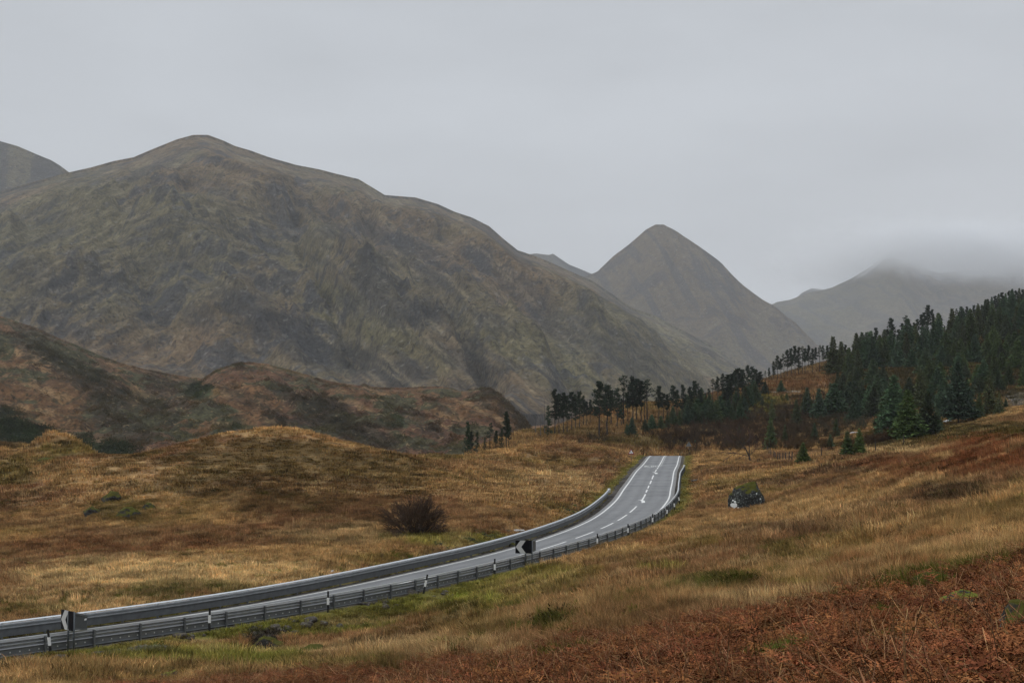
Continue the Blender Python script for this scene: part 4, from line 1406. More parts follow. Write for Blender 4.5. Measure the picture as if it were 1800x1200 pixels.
def scatter_stones(lst, smin, smax):
    out = []
    for px, py, sx, sy, n, dmn in lst:
        cx, cy, _ = hit(px, py, dmn, 400)
        STONEZ.append((cx, cy, sx * 1.3, sy * 1.5))
        for _ in range(n):
            x, y = cx + rg.normal() * sx, cy + rg.normal() * sy
            s = rg.uniform(smin, smax) * (1 + .8 * rg.random() ** 3)
            nv = iv * (1 + .3 * vn(iv[:, 0] * 2 + x * 7, iv[:, 1] * 2 + iv[:, 2] * 2, 3)[:, None]) * s * np.array([rg.uniform(.8, 1.5), rg.uniform(.7, 1.2), rg.uniform(.45, .8)])
            a = rg.uniform(0, 6.28)
            nv = np.c_[nv[:, 0] * math.cos(a) - nv[:, 1] * math.sin(a), nv[:, 0] * math.sin(a) + nv[:, 1] * math.cos(a), nv[:, 2]]
            out.append((nv + (x, y, float(ground_z(x, y)) + s * .12), iF))
    return join_np(out)


v, f = scatter_stones([(180, 1158, .8, .5, 26, 50), (215, 1152, .9, .4, 34, 50), (260, 1146, 1.0, .4, 34, 50), (300, 1142, .8, .4, 20, 50), (75, 1165, .8, .4, 16, 50), (510, 1110, .7, .5, 12, 60), (560, 1095, .8, .5, 14, 60), (660, 1062, .8, .5, 14, 70), (760, 1045, 1, .5, 10, 75), (466, 1118, .6, .6, 30, 60), (350, 1122, .9, .4, 8, 60)], .06, .24)
tag(link('rubble', mesh_np('rubble', v, f, M_rubble)), 'loose grey stones scattered down the bank below the near guardrail', 'stones', kind='stuff')
v, f = scatter_stones([(800, 966, 1.6, .6, 60, 95), (845, 955, 1.6, .6, 60, 95), (870, 946, 1.5, .6, 50, 95), (1030, 893, 1.4, .9, 40, 120), (1005, 899, 1.4, .9, 30, 120), (720, 983, 1.2, .6, 16, 90), (1240, 848, 1.5, 2.5, 30, 130)], .05, .17)
tag(link('gravel_bank', mesh_np('gravel_bank', v, f, M_rockdark)), 'dark stones heaped behind the far guardrail', 'stones', kind='stuff')
# ------------------------------------------------------------------ instanced ground cover
def tint_mat(name, mulr=(.75, 1.3), trans=.0, rough=.8, hue=0):
    m, n, l, b = nmat(name)
    at = n.new('ShaderNodeAttribute')
    at.attribute_type = 'INSTANCER'
    at.attribute_name = 'tint'
    bv = n.new('ShaderNodeAttribute')
    bv.attribute_name = 'col'
    mxn = n.new('ShaderNodeMix')
    mxn.data_type = 'RGBA'
    mxn.blend_type = 'MULTIPLY'
    mxn.inputs[0].default_value = 1
    l.new(at.outputs['Color'], mxn.inputs[6])
    l.new(bv.outputs['Color'], mxn.inputs[7])
    l.new(mxn.outputs[2], b.inputs['Base Color'])
    b.inputs['Roughness'].default_value = rough
    b.inputs['Specular IOR Level'].default_value = .03
    return m


M_tuft = tint_mat('dry_grass')


def blades(n, h, rad, wid, seed, bend=.5, hv=.4, lean=.25, tri=True, cv=.30, base=.8):
    rg = rnd(seed)
    a = rg.uniform(0, 2 * math.pi, n)
    r = rad * np.sqrt(rg.random(n)) * base
    bx_, by_ = r * np.cos(a), r * np.sin(a)
    H = h * (1 - hv * rg.random(n))
    la = a + rg.normal(0, .8, n)
    ln = lean * H * (0.3 + rg.random(n)) + bend * H * rg.random(n) ** 2
    w = wid * rg.uniform(.6, 1.3, n)
    fa = rg.uniform(0, math.pi, n)
    wx, wy = np.cos(fa) * w / 2, np.sin(fa) * w / 2
    m1, m2 = .45, 1.0
    mx_, my_ = bx_ + np.cos(la) * ln * .3, by_ + np.sin(la) * ln * .3
    tx, ty = bx_ + np.cos(la) * ln, by_ + np.sin(la) * ln
    z1 = H * .6
    z2 = H * (1 - .35 * np.clip(ln / H, 0, 1))
    V = np.stack([np.c_[bx_ - wx, by_ - wy, -0.06 + 0 * H], np.c_[bx_ + wx, by_ + wy, -0.06 + 0 * H], np.c_[mx_ - wx * .8, my_ - wy * .8, z1], np.c_[mx_ + wx * .8, my_ + wy * .8, z1], np.c_[tx, ty, z2]], 1)
    i = np.arange(n)[:, None] * 5
    f = np.concatenate([i + [0, 1, 3], i + [0, 3, 2], i + [2, 3, 4]])
    c = np.clip(1 + cv * rg.normal(0, 1, n), .45, 1.8)[:, None] * np.array([1, 1, 1])
    c = c * np.c_[1 + .08 * rg.normal(0, 1, n), np.ones(n), 1 - .1 * rg.random(n)]
    return V.reshape(-1, 3), f, np.repeat(c, 5, 0)


def twiggy(n, h, rad, seed, wid=.012):
    """rounded heather cushion of short twigs"""
    rg = rnd(seed)
    th = np.arccos(rg.uniform(.05, 1, n))
    ph = rg.uniform(0, 2 * math.pi, n)
    rr_ = rg.uniform(.55, 1, n) * (1 + .15 * np.sin(ph * 3 + seed))
    P = np.c_[rad * np.sin(th) * np.cos(ph) * rr_, rad * np.sin(th) * np.sin(ph) * rr_, h * np.cos(th) * rr_]
    d = P + rg.normal(0, .3 * h, (n, 3)) * .5
    d /= np.linalg.norm(d, axis=1)[:, None]
    L = h * rg.uniform(.15, .34, n)[:, None]
    s = np.cross(d, rg.normal(0, 1, (n, 3)))
    s /= np.linalg.norm(s, axis=1)[:, None]
    w = wid * rg.uniform(.7, 1.8, n)[:, None]
    V = np.stack([P - s * w, P + s * w, P + d * L], 1).reshape(-1, 3)
    f = np.arange(3 * n).reshape(-1, 3)
    c = np.clip(1 + .3 * rg.normal(0, 1, n), .4, 1.8)[:, None] * np.ones(3)
    return V, f, np.repeat(c, 3, 0)


def frond(seed, L=.62, dens=15):
    """a dead bracken frond: arching rachis, paired pinnae with ragged curled leaflets"""
    rg = rnd(seed)
    V, Fc, Cc = [], [], []
    bend = rg.uniform(.9, 2.0)
    el0 = rg.uniform(.5, 1.25)
    az = rg.uniform(0, 6.28)
    pos = np.array([0, 0, 0.0])
    pts, dirs = [], []
    ns = dens
    yaw = rg.normal(0, .25)
    for i in range(ns + 1):
        t = i / ns
        el = el0 - bend * t
        d = np.array([math.cos(el) * math.cos(az + yaw * t), math.cos(el) * math.sin(az + yaw * t), math.sin(el)])
        pts.append(pos.copy())
        dirs.append(d)
        pos = pos + d * L / ns
    br = np.clip(rg.normal(1, .22), .55, 1.6)

    def quad(p, q, w, c, up=None):
        d = q - p
        s = np.cross(d, rg.normal(0, 1, 3) if up is None else up)
        s = s / (np.linalg.norm(s) + 1e-9) * w
        k = len(V)
        V.extend([p - s, p + s, q + s * .5, q - s * .5])
        Fc.extend([(k, k + 1, k + 2), (k, k + 2, k + 3)])
        Cc.extend([c] * 4)
    pale = np.array([1.7, 1.9, 2.1]) * rg.uniform(.7, 1.05)
    for i in range(ns):
        quad(pts[i], pts[i + 1], .0038, pale * .75)
    for i in range(1, ns):
        t = i / ns
        pl = L * .36 * math.sin(math.pi * (.18 + .8 * (1 - t) ** .8)) * rg.uniform(.7, 1.1)
        side0 = np.cross(dirs[i], [0, 0, 1.0])
        side0 /= np.linalg.norm(side0) + 1e-9
        for sgn in (-1, 1):
            if rg.random() < .12: continue
            d = side0 * sgn + dirs[i] * .55 + np.array([0, 0, rg.normal(-.15, .35)])
            d /= np.linalg.norm(d)
            p = pts[i]
            m = 6
            curl = rg.normal(-.5, .5)
            c0 = br * rg.uniform(.7, 1.35) * np.array([1, 1, 1])
            for j in range(m):
                q = p + d * pl / m
                d = d + np.array([rg.normal(0, .12), rg.normal(0, .12), curl / m + rg.normal(0, .12)])
                d /= np.linalg.norm(d)
                lw = pl * .13 * (1 - j / m) + .003
                for s2 in (-1, 1):
                    e = np.cross(d, [0, 0, 1.0]) * s2 + rg.normal(0, .45, 3)
                    e /= np.linalg.norm(e)
                    k = len(V)
                    V.extend([p, q, (p + q) / 2 + e * lw])
                    Fc.append((k, k + 1, k + 2))
                    Cc.extend([c0 * rg.uniform(.8, 1.25)] * 3)
                p = q
    return np.array(V), np.array(Fc), np.array(Cc)


def bracken_clump(seed, n=7, L=.56, dens=15):
    rg = rnd(seed)
    v, f, c, k = [], [], [], 0
    for i in range(n):
        a, b, d = frond(seed * 50 + i, L * rg.uniform(.7, 1.15), dens)
        a = a + np.array([rg.normal(0, .13), rg.normal(0, .13), rg.uniform(-.02, .16)])
        v.append(a); f.append(b + k); c.append(d); k += len(a)
    # fallen straw stems
    for i in range(5):
        p = np.array([rg.normal(0, .2), rg.normal(0, .2), rg.uniform(.02, .30)])
        az, el = rg.uniform(0, 6.28), rg.choice([rg.uniform(-.15, .35), rg.uniform(.2, 1.3)])
        d = np.array([math.cos(az) * math.cos(el), math.sin(az) * math.cos(el), math.sin(el)])
        Ls = rg.uniform(.25, .75)
        q = p + d * Ls
        s = np.cross(d, rg.normal(0, 1, 3)); s = s / np.linalg.norm(s) * .0032
        s2 = np.cross(d, s); s2 = s2 / np.linalg.norm(s2) * .0032
        v.append(np.array([p - s, p + s, q + s, q - s, p - s2, p + s2, q + s2, q - s2]))
        f.append(np.array([[0, 1, 2], [0, 2, 3], [4, 5, 6], [4, 6, 7]]) + k)
        c.append(np.tile(np.array([2.4, 3.6, 4.6]) * rg.uniform(.4, 1.1), (8, 1)))
        k += 8
    return np.concatenate(v), np.concatenate(f), np.concatenate(c)


def instancer(name, P, rotz, scl, idx, tint, sources, tilt=None):
    """one object that scatters its source plants over stored points"""
    col = bpy.data.collections.new(name + '_plants')
    for i, me in enumerate(sources):
        o = bpy.data.objects.new('%s_plant_%02d' % (name, i), me)
        col.objects.link(o)
    me = bpy.data.meshes.new(name)
    me.vertices.add(len(P))
    me.vertices.foreach_set('co', np.asarray(P, np.float32).ravel())
    rot = np.zeros((len(P), 3), np.float32)
    rot[:, 2] = rotz
    if tilt is not None:
        rot[:, :2] = tilt
    for nm, tp, dat in (('rot', 'FLOAT_VECTOR', rot), ('scl', 'FLOAT_VECTOR', np.asarray(scl, np.float32)), ('tint', 'FLOAT_COLOR', np.c_[tint, np.ones(len(P))].astype(np.float32))):
        a = me.attributes.new(nm, tp, 'POINT')
        a.data.foreach_set('vector' if tp == 'FLOAT_VECTOR' else 'color', dat.ravel())
    a = me.attributes.new('idx', 'INT', 'POINT')
    a.data.foreach_set('value', np.asarray(idx, np.int32))
    ng = bpy.data.node_groups.new(name + '_scatter', 'GeometryNodeTree')
    ng.interface.new_socket('Geometry', in_out='INPUT', socket_type='NodeSocketGeometry')
    ng.interface.new_socket('Geometry', in_out='OUTPUT', socket_type='NodeSocketGeometry')
    gi, go = ng.nodes.new('NodeGroupInput'), ng.nodes.new('NodeGroupOutput')
    ip = ng.nodes.new('GeometryNodeInstanceOnPoints')
    ci = ng.nodes.new('GeometryNodeCollectionInfo')
    ci.inputs['Collection'].default_value = col
    ci.inputs['Separate Children'].default_value = True
    ci.inputs['Reset Children'].default_value = True

    def na(nm, tp):
        q = ng.nodes.new('GeometryNodeInputNamedAttribute')
        q.data_type = tp
        q.inputs['Name'].default_value = nm
        return [s for s in q.outputs if s.enabled][0]
    ng.links.new(gi.outputs[0], ip.inputs['Points'])
    ng.links.new(ci.outputs[0], ip.inputs['Instance'])
    ip.inputs['Pick Instance'].default_value = True
    ng.links.new(na('idx', 'INT'), ip.inputs['Instance Index'])
    ng.links.new(na('rot', 'FLOAT_VECTOR'), ip.inputs['Rotation'])
    ng.links.new(na('scl', 'FLOAT_VECTOR'), ip.inputs['Scale'])
    ng.links.new(ip.outputs[0], go.inputs[0])
    o = link(name, me)
    md = o.modifiers.new('scatter', 'NODES')
    md.node_group = ng
    return o


def scatter_pts(n, d0, d1, powd, seed, umax=.44):
    """points over the fan, density per square metre ~ d^powd"""
    rg = rnd(seed)
    u = rg.uniform(-umax, umax, n)
    q = powd + 2
    r = rg.random(n)
    d = (d0 ** q + r * (d1 ** q - d0 ** q)) ** (1 / q) if abs(q) > 1e-6 else d0 * (d1 / d0) ** r
    return u * d, d


def info(x, y):
    z = ground_z(x, y)
    k, off = road_coords(x, y)
    off = np.where((k > 1) & (k < len(RQ) - 2) & (y < 345), off, 99.0)
    col, px, py, bm_ = cover(x, y, z, off)
    return z, off, col, px, py, bm_


def visible(x, y, z, h=.8):
    """keep points that are not far behind a brow"""
    d = np.exp(np.linspace(math.log(6), math.log(1000), 260))
    us = np.linspace(-.46, .46, 300)
    U, D = np.meshgrid(us, d)
    ang = (ground_z(U * D, D) - ZC) / D
    mxa = np.maximum.accumulate(ang, 0)
    iu = np.clip(((x / y + .46) / .92 * 299).astype(int), 0, 299)
    idd = np.clip(np.searchsorted(d, y) - 2, 0, 259)
    return (z + h - ZC) / y > mxa[idd, iu]


SRC_GRASS = [mesh_np('grass_tuft', *blades(70, .42, .26, .007, 500 + i, bend=.7)[:2], M_tuft, blades(70, .42, .26, .007, 500 + i, bend=.7)[2]) for i in range(5)]
SRC_GRASS += [mesh_np('grass_tuft', *blades(42, .46, .42, .020, 520 + i, bend=.7)[:2], M_tuft, blades(42, .46, .42, .020, 520 + i, bend=.7)[2]) for i in range(5)]
SRC_GRASS += [mesh_np('grass_tuft', *blades(34, .5, .75, .05, 540 + i, bend=.6)[:2], M_tuft, blades(34, .5, .75, .05, 540 + i, bend=.6)[2]) for i in range(4)]
GX_, GY_ = [], []
for n_, a_, b_, pw, sd_, um in ((84000, 13, 60, -.8, 1, .75), (105000, 60, 140, -.5, 2, .52), (74000, 140, 330, -.8, 3, .47)):
    x, y = scatter_pts(n_, a_, b_, pw, sd_, um)
    GX_.append(x); GY_.append(y)
x, y = np.concatenate(GX_), np.concatenate(GY_)
z, off, col, px, py, bmk = info(x, y)
a = np.abs(off)
lum = col @ np.array([.3, .5, .2])
rg = rnd(9)
keep = (a > 4.62) & (bmk < .5) & visible(x, y, z)
keep &= ~((off > 0) & (a < 4.9) & (rg.random(len(x)) < .5))
for (sx_, sy_, ra, rb) in STONEZ:
    keep &= ~((((x - sx_) / ra) ** 2 + ((y - sy_ + .3) / rb) ** 2 < 1) & (rg.random(len(x)) < .82))
knoll = np.exp(-((x + 29) / 26) ** 2 - ((y - 158) / 26) ** 2)
short = np.clip(1 - .55 * knoll - .55 * (1 - ss(5.2, 8.5, a)) - .25 * ss(.16, .05, lum) * 0, .3, 1)
green = col[:, 1] / (col[:, 0] + 1e-6)
sc_ = short * rg.uniform(.55, 1.2, len(x)) * (1 + .45 * fbm(x / 3, y / 3.5, 3, 33)) * np.where(rg.random(len(x)) < .08, 1.5, 1)
lod = np.where(y < 48, 0, np.where(y < 140, 1, 2))
idx = np.where(lod == 0, rg.integers(0, 5, len(x)), np.where(lod == 1, 5 + rg.integers(0, 5, len(x)), 10 + rg.integers(0, 4, len(x))))
tint = col * np.clip(1 + .30 * rg.normal(0, 1, len(x)) + .30 * fbm(x / 1.4, y / 1.8, 3, 36), .35, 2.0)[:, None] * 1.24
tint[:, 0] *= rg.uniform(.95, 1.06, len(x))
h_ = keep
wide = 1 + .25 * (lod == 2)
o = instancer('grass', np.c_[x, y, z][h_], rg.uniform(0, 6.28, h_.sum()), np.c_[wide, wide, np.ones(len(x))][h_] * np.where(lod == 0, .95, 1.0)[h_][:, None] * np.c_[.6 + .4 * sc_, .6 + .4 * sc_, sc_][h_], idx[h_], tint[h_], SRC_GRASS)
tag(o, 'dry golden moorland grass covering the slopes', 'grass', kind='stuff')

# heather and dead flower stems: dark twiggy cushions
SRC_HE = [mesh_np('heather_cushion', *twiggy(260, .38, .42, 600 + i, .011)[:2], M_tuft, twiggy(260, .38, .42, 600 + i, .011)[2]) for i in range(4)]
SRC_HE += [mesh_np('heather_cushion', *twiggy(110, .42, .60, 620 + i, .028)[:2], M_tuft, twiggy(110, .42, .60, 620 + i, .028)[2]) for i in range(4)]
x1, y1 = scatter_pts(26000, 20, 110, -.6, 11)
x2, y2 = scatter_pts(30000, 110, 330, -.7, 12)
x, y = np.r_[x1, x2], np.r_[y1, y2]
z, off, col, px, py, bmk = info(x, y)
lum = col @ np.array([.3, .5, .2])
rg = rnd(19)
p_ = ss(.095, .05, lum) * .62 * (.55 + .9 * (fbm(x / 1.6, y / 2.2, 2, 89) > 0)) + .30 * ss(.1, .4, fbm(x / 2.5, y / 2.5, 3, 87)) + .05
keep = (np.abs(off) > 5.2) & (bmk < .5) & (rg.random(len(x)) < p_) & visible(x, y, z)
knoll = np.exp(-((x + 29) / 26) ** 2 - ((y - 158) / 26) ** 2)
s_ = rg.uniform(.45, 1.25, len(x)) * (1 - .35 * knoll) * (1 + .25 * ss(.09, .06, lum))
tint = np.maximum(col, (.07, .045, .022)) * np.array([.62, .58, .50]) * rg.uniform(.6, 1.2, len(x))[:, None]
tint = np.where((rg.random(len(x)) < .4)[:, None], tint * np.array([.85, 1.25, .7]), tint)
idx = np.where(y < 110, rg.integers(0, 4, len(x)), 4 + rg.integers(0, 4, len(x)))
h_ = keep
o = instancer('heather', np.c_[x, y, z][h_], rg.uniform(0, 6.28, h_.sum()), (s_[:, None] * np.array([1, 1, .8]))[h_], idx[h_], tint[h_], SRC_HE)
tag(o, 'dark heather and dead stems dotted through the grass', 'heather', kind='stuff')

# rushes: upright green tufts where the ground is wet
SRC_RU = [mesh_np('rush_tuft', *blades(90, .62, .22, .009, 650 + i, bend=.15, lean=.3, hv=.5)[:2], M_tuft, blades(90, .62, .22, .009, 650 + i, bend=.15, lean=.3, hv=.5)[2]) for i in range(4)]
RUL = [(968, 1112, 1.1, .8, 40, 20), (945, 1185, .35, .3, 12, 12), (1008, 1165, .2, .2, 4, 12), (350, 1172, .5, .4, 10, 40), (1250, 1045, 2.6, 1.5, 70, 40), (1390, 972, 1.2, 1.5, 28, 50), (1430, 978, 1, 1.2, 16, 50), (1720, 1016, 1.0, .5, 46, 15), (1560, 1062, .6, .3, 16, 15), (1180, 1055, 1.2, 1, 18, 40),
       (600, 1010, 1.2, 1.0, 8, 80), (255, 1055, 3, 1.5, 50, 70), (330, 1038, 3.5, 1.2, 60, 70), (120, 1052, 4, 1.5, 60, 70), (60, 1078, 3, 1, 36, 60), (170, 1065, 1, 1, 12, 60), (430, 1000, 4, 1.5, 30, 70), (735, 985, 1.6, 1, 26, 80), (900, 1075, 1.6, 1, 16, 35), (850, 1095, 1.8, 1, 24, 30), (700, 1110, 2, 1.4, 16, 50), (1010, 1050, 2, 1.5, 16, 40)]
rg = rnd(29)
X, Y = [], []
for px, py, sx, sy, n, dm in RUL:
    cx, cy, _ = hit(px, py, dm, 300)
    X.append(cx + rg.normal(0, sx, n)); Y.append(cy + rg.normal(0, sy, n))
x, y = np.concatenate(X), np.concatenate(Y)
z, off, col, px, py, bmk = info(x, y)
h_ = np.abs(off) > 5
t_ = np.array([.085, .088, .016]) * rg.uniform(.6, 1.5, len(x))[:, None]
s_ = rg.uniform(.6, 1.05, len(x))
o = instancer('rushes', np.c_[x, y, z][h_], rg.uniform(0, 6.28, h_.sum()), (s_[:, None] * np.ones(3))[h_], rg.integers(0, 4, h_.sum()), t_[h_], SRC_RU)
tag(o, 'dark green rush tufts standing in the wet hollows', 'rushes', kind='stuff')

# bracken
SRC_BR = [mesh_np('bracken_plant', *bracken_clump(700 + i)[:2], M_tuft, bracken_clump(700 + i)[2]) for i in range(7)]
SRC_BR += [mesh_np('bracken_plant', *bracken_clump(750 + i, 7, .55, 7)[:2], M_tuft, bracken_clump(750 + i, 7, .55, 7)[2]) for i in range(3)]
x1, y1 = scatter_pts(58000, 5.5, 45, -.85, 31, .88)
x2, y2 = scatter_pts(18000, 45, 200, -.4, 32, .52)
x, y = np.r_[x1, x2], np.r_[y1, y2]
z, off, col, px, py, bmk = info(x, y)
rg = rnd(39)
red = ss(2.1, 2.4, col[:, 0] / col[:, 1]) * (px > 1250)
keep = ((bmk > .5) | ((y > 40) & (rg.random(len(x)) < red))) & visible(x, y, z) & (np.abs(off) > 6)
# a little grass shows through in places
for (sx_, sy_, ra, rb) in ROCKZ:
    keep &= ~(((x - sx_) / ra) ** 2 + ((y - sy_) / rb) ** 2 < 1)
keep &= ~((fbm(x / .8, y / .9, 2, 99) > .48) & (y < 40))
tint = np.tile(BRACK * .9, (len(x), 1)) * rg.uniform(.45, 1.4, len(x))[:, None] * (1 + .2 * fbm(x / 1.2, y / 1.5, 2, 98)[:, None])
tint[:, 1] *= rg.uniform(.9, 1.2, len(x))
s_ = rg.uniform(.6, 1.05, len(x)) * np.where(y > 45, 1.1, .9)
idx = np.where(y < 26, rg.integers(0, 7, len(x)), 7 + rg.integers(0, 3, len(x)))
h_ = keep
o = instancer('bracken', np.c_[x, y, z - .03][h_], rg.uniform(0, 6.28, h_.sum()), (s_[:, None] * np.array([1, 1, .9]))[h_], idx[h_], tint[h_], SRC_BR, tilt=rg.normal(0, .18, (h_.sum(), 2)))
tag(o, 'rust brown dead bracken blanketing the foreground slope', 'bracken', kind='stuff')
# green grass and moss patches inside the bracken
X, Y = [], []
for px, py, s, n in ((1616, 1158, .16, 30), (1356, 1182, .14, 16), (1400, 1165, .08, 8), (905, 1194, .3, 20), (1560, 1102, .1, 8)):
    cx, cy, _ = hit(px, py, 8, 60)
    X.append(cx + rg.normal(0, s, n)); Y.append(cy + rg.normal(0, s * .8, n))
x, y = np.concatenate(X), np.concatenate(Y)
o = instancer('green_grass', np.c_[x, y, ground_z(x, y) + .1], rg.uniform(0, 6.28, len(x)), np.full((len(x), 3), .6), rg.integers(0, 5, len(x)), np.array([.12, .16, .03]) * rg.uniform(.7, 1.3, len(x))[:, None], SRC_GRASS[:5])
tag(o, 'small bright green grass patches showing through the bracken', 'grass', kind='stuff')
# ------------------------------------------------------------------ trees
def col_only(name, rough=.85, spec=.15):
    m, n, l, b = nmat(name)
    at = n.new('ShaderNodeAttribute')
    at.attribute_name = 'col'
    tcn = n.new('ShaderNodeTexCoord')
    t = noise_node(n, l, 1.6, 4, tcn.outputs['Object'])
    oi = n.new('ShaderNodeObjectInfo')
    r = rng_node(n, l, t.outputs[0], .25, .75, .72, 1.3)
    r2 = rng_node(n, l, oi.outputs['Random'], 0, 1, .75, 1.3)
    c = vscale(n, l, at.outputs['Color'], r.outputs[0])
    c = vscale(n, l, c.outputs[0], r2.outputs[0])
    l.new(c.outputs[0], b.inputs['Base Color'])
    b.inputs['Roughness'].default_value = rough
    b.inputs['Specular IOR Level'].default_value = spec
    return m


M_needle = col_only('conifer_needles')
M_bark = plain('dark_bark', (.036, .029, .024), .9, 0, .3, 4)
M_twig = plain('bare_twigs', (.060, .034, .024), .9, 0, .3, 3)
M_snag = plain('bleached_wood', (.11, .10, .09), .9, 0, .2, 3)


def tubes(segs, sides=4):
    """tapered tubes for (p, q, r0, r1) segments, in one mesh"""
    P = np.array([s[0] for s in segs]); Q = np.array([s[1] for s in segs])
    R0 = np.array([s[2] for s in segs])[:, None]; R1 = np.array([s[3] for s in segs])[:, None]
    d = Q - P
    d /= np.linalg.norm(d, axis=1)[:, None] + 1e-9
    ref = np.where(np.abs(d[:, 2:3]) > .9, np.array([[1., 0, 0]]), np.array([[0, 0, 1.]]))
    a = np.cross(d, ref); a /= np.linalg.norm(a, axis=1)[:, None] + 1e-9
    b = np.cross(d, a)
    V = []
    for k in range(sides):
        t = 2 * math.pi * k / sides
        e = a * math.cos(t) + b * math.sin(t)
        V += [P + e * R0, Q + e * R1]
    V = np.stack(V, 1)
    n = len(segs)
    i = np.arange(n)[:, None] * 2 * sides
    f = []
    for k in range(sides):
        k2 = (k + 1) % sides
        f.append(i + [2 * k, 2 * k2, 2 * k2 + 1, 2 * k + 1])
    return V.reshape(-1, 3), np.concatenate(f)


def sprays(P, D, size, rg, col, flat=.5, k=3):
    """k needle-spray triangles at each point, spreading from direction D"""
    n = len(P)
    V, Cc = [], []
    for j in range(k):
        d = D + rg.normal(0, .55, (n, 3))
        d /= np.linalg.norm(d, axis=1)[:, None]
        s = np.cross(d, np.array([[0, 0, 1.]]) + rg.normal(0, flat, (n, 3)))
        s /= np.linalg.norm(s, axis=1)[:, None] + 1e-9
        sz = (size * rg.uniform(.6, 1.4, n))[:, None] if np.ndim(size) else size * rg.uniform(.6, 1.4, (n, 1))
        o = P + rg.normal(0, .12, (n, 3)) * sz
        V.append(np.stack([o - s * sz * .32, o + s * sz * .32, o + d * sz], 1))
        cc = col * np.clip(1 + .32 * rg.normal(0, 1, (n, 1)), .4, 1.9)
        Cc.append(np.repeat(cc[:, None], 3, 1))
    V = np.concatenate(V).reshape(-1, 3)
    Cc = np.concatenate(Cc).reshape(-1, 3)
    return V, np.arange(len(V)).reshape(-1, 3), Cc


def make_spruce(seed, H=8.0, R=.27, sparse=0, col=(.030, .052, .030), droop=.35, base=.03):
    rg = rnd(seed)
    P, D, S = [], [], []
    nl = int(26)
    segs = [((0, 0, -.3), (0, 0, H * .55), H * .016, H * .009), ((0, 0, H * .55), (rg.normal(0, .03), rg.normal(0, .03), H * .985), H * .009, .008)]
    for i in range(nl):
        t = base + (1 - base) * (i / nl) ** .92
        z0 = t * H
        rad = H * R * (1 - t) ** .82 * rg.uniform(.82, 1.12) + .05
        nb = max(4, int(10 - 4 * t) - (2 if sparse else 0))
        ph = rg.uniform(0, 6.28)
        for b_ in range(nb):
            a = ph + 6.283 * b_ / nb + rg.normal(0, .15)
            L = rad * rg.uniform(.72, 1.18)
            m = max(2, int(L / .24))
            up = rg.uniform(.05, .3) * (1 - .2 * t)
            for j in range(m):
                q = (j + .5) / m
                zz = z0 + L * (up * q - droop * q * q) + (.22 * L * q ** 3)
                p = np.array([math.cos(a) * L * q, math.sin(a) * L * q, zz])
                w = L * .22 * (1 - q) + .05
                for sgn in (-1, 0, 1):
                    if sparse and rg.random() < .35: continue
                    P.append(p + np.array([-math.sin(a), math.cos(a), 0]) * sgn * w + rg.normal(0, .03, 3))
                    D.append(np.array([math.cos(a) - math.sin(a) * sgn * .7, math.sin(a) + math.cos(a) * sgn * .7, .12 - .25 * q + .2 * (j == m - 1)]))
                    S.append(.34 * (.8 + .4 * (1 - t)))
            if b_ % 2 == 0:
                segs.append(((0, 0, z0), (math.cos(a) * L * .8, math.sin(a) * L * .8, z0 + L * (up * .8 - droop * .64)), .02, .008))
    P.append(np.array([0, 0, H * .97])); D.append(np.array([0, 0, 1.])); S.append(.4)
    V, f, c = sprays(np.array(P), np.array(D), np.array(S), rg, np.array(col), .6, 2)
    tv, tf = tubes(segs, 5)
    return mesh_np('trunk', tv, tf, M_bark), mesh_np('crown', V, f, M_needle, c, smooth=False)


def make_pine(seed, H=15.0, cb=.45, R=.17, col=(.022, .034, .020), thin=False, lean=0):
    rg = rnd(seed)
    segs = []
    pts = [np.array([0, 0, -.4])]
    n = 8
    dx, dy = rg.normal(0, .012, 2) * H / 8
    for i in range(1, n + 1):
        pts.append(np.array([dx * i + rg.normal(0, .07) + lean * H * (i / n) ** 1.3, dy * i + rg.normal(0, .07), H * .97 * i / n]))
    for i in range(n):
        segs.append((pts[i], pts[i + 1], H * .016 * (1 - .8 * i / n), H * .016 * (1 - .8 * (i + 1) / n)))
    P, D = [], []

    def at(t):
        k = min(n - 1e-6, t * n)
        i = int(k)
        return pts[i] * (1 - k + i) + pts[i + 1] * (k - i)
    nb = 17 if thin else 44
    for b_ in range(nb):
        t = cb + (1 - cb) * ((b_ + rg.random()) / nb)
        a = rg.uniform(0, 6.28)
        tt = (t - cb) / (1 - cb)
        L = .86 * H * R * (.20 + 1.0 * (1 - tt) ** .85 * min(1, .6 + 2.4 * tt)) * rg.uniform(.55, 1.35)
        o = at(min(t, .99))
        e = o + np.array([math.cos(a) * L, math.sin(a) * L, L * rg.uniform(-.15, .5)])
        segs.append((o, e, .045, .015))
        nc = 5 if thin else 8
        for j in range(nc):
            q = rg.uniform(.35, 1.08)
            c_ = o + (e - o) * q + rg.normal(0, .14 + .10 * L, 3) * np.array([1, 1, .55])
            for _ in range(4):
                P.append(c_ + rg.normal(0, .24, 3) * np.array([1, 1, .6]))
                D.append(np.array([math.cos(a), math.sin(a), rg.uniform(-.2, .9)]))
    # dead stubs
    for b_ in range(7):
        t = rg.uniform(.05, max(.1, cb))
        a = rg.uniform(0, 6.28)
        o = at(t)
        segs.append((o, o + np.array([math.cos(a), math.sin(a), rg.uniform(-.2, .2)]) * rg.uniform(.4, 1.3), .025, .01))
    V, f, c = sprays(np.array(P), np.array(D), .40, rg, np.array(col), .9, 2)
    tv, tf = tubes(segs, 6)
    return mesh_np('trunk', tv, tf, M_bark), mesh_np('crown', V, f, M_needle, c, smooth=False)


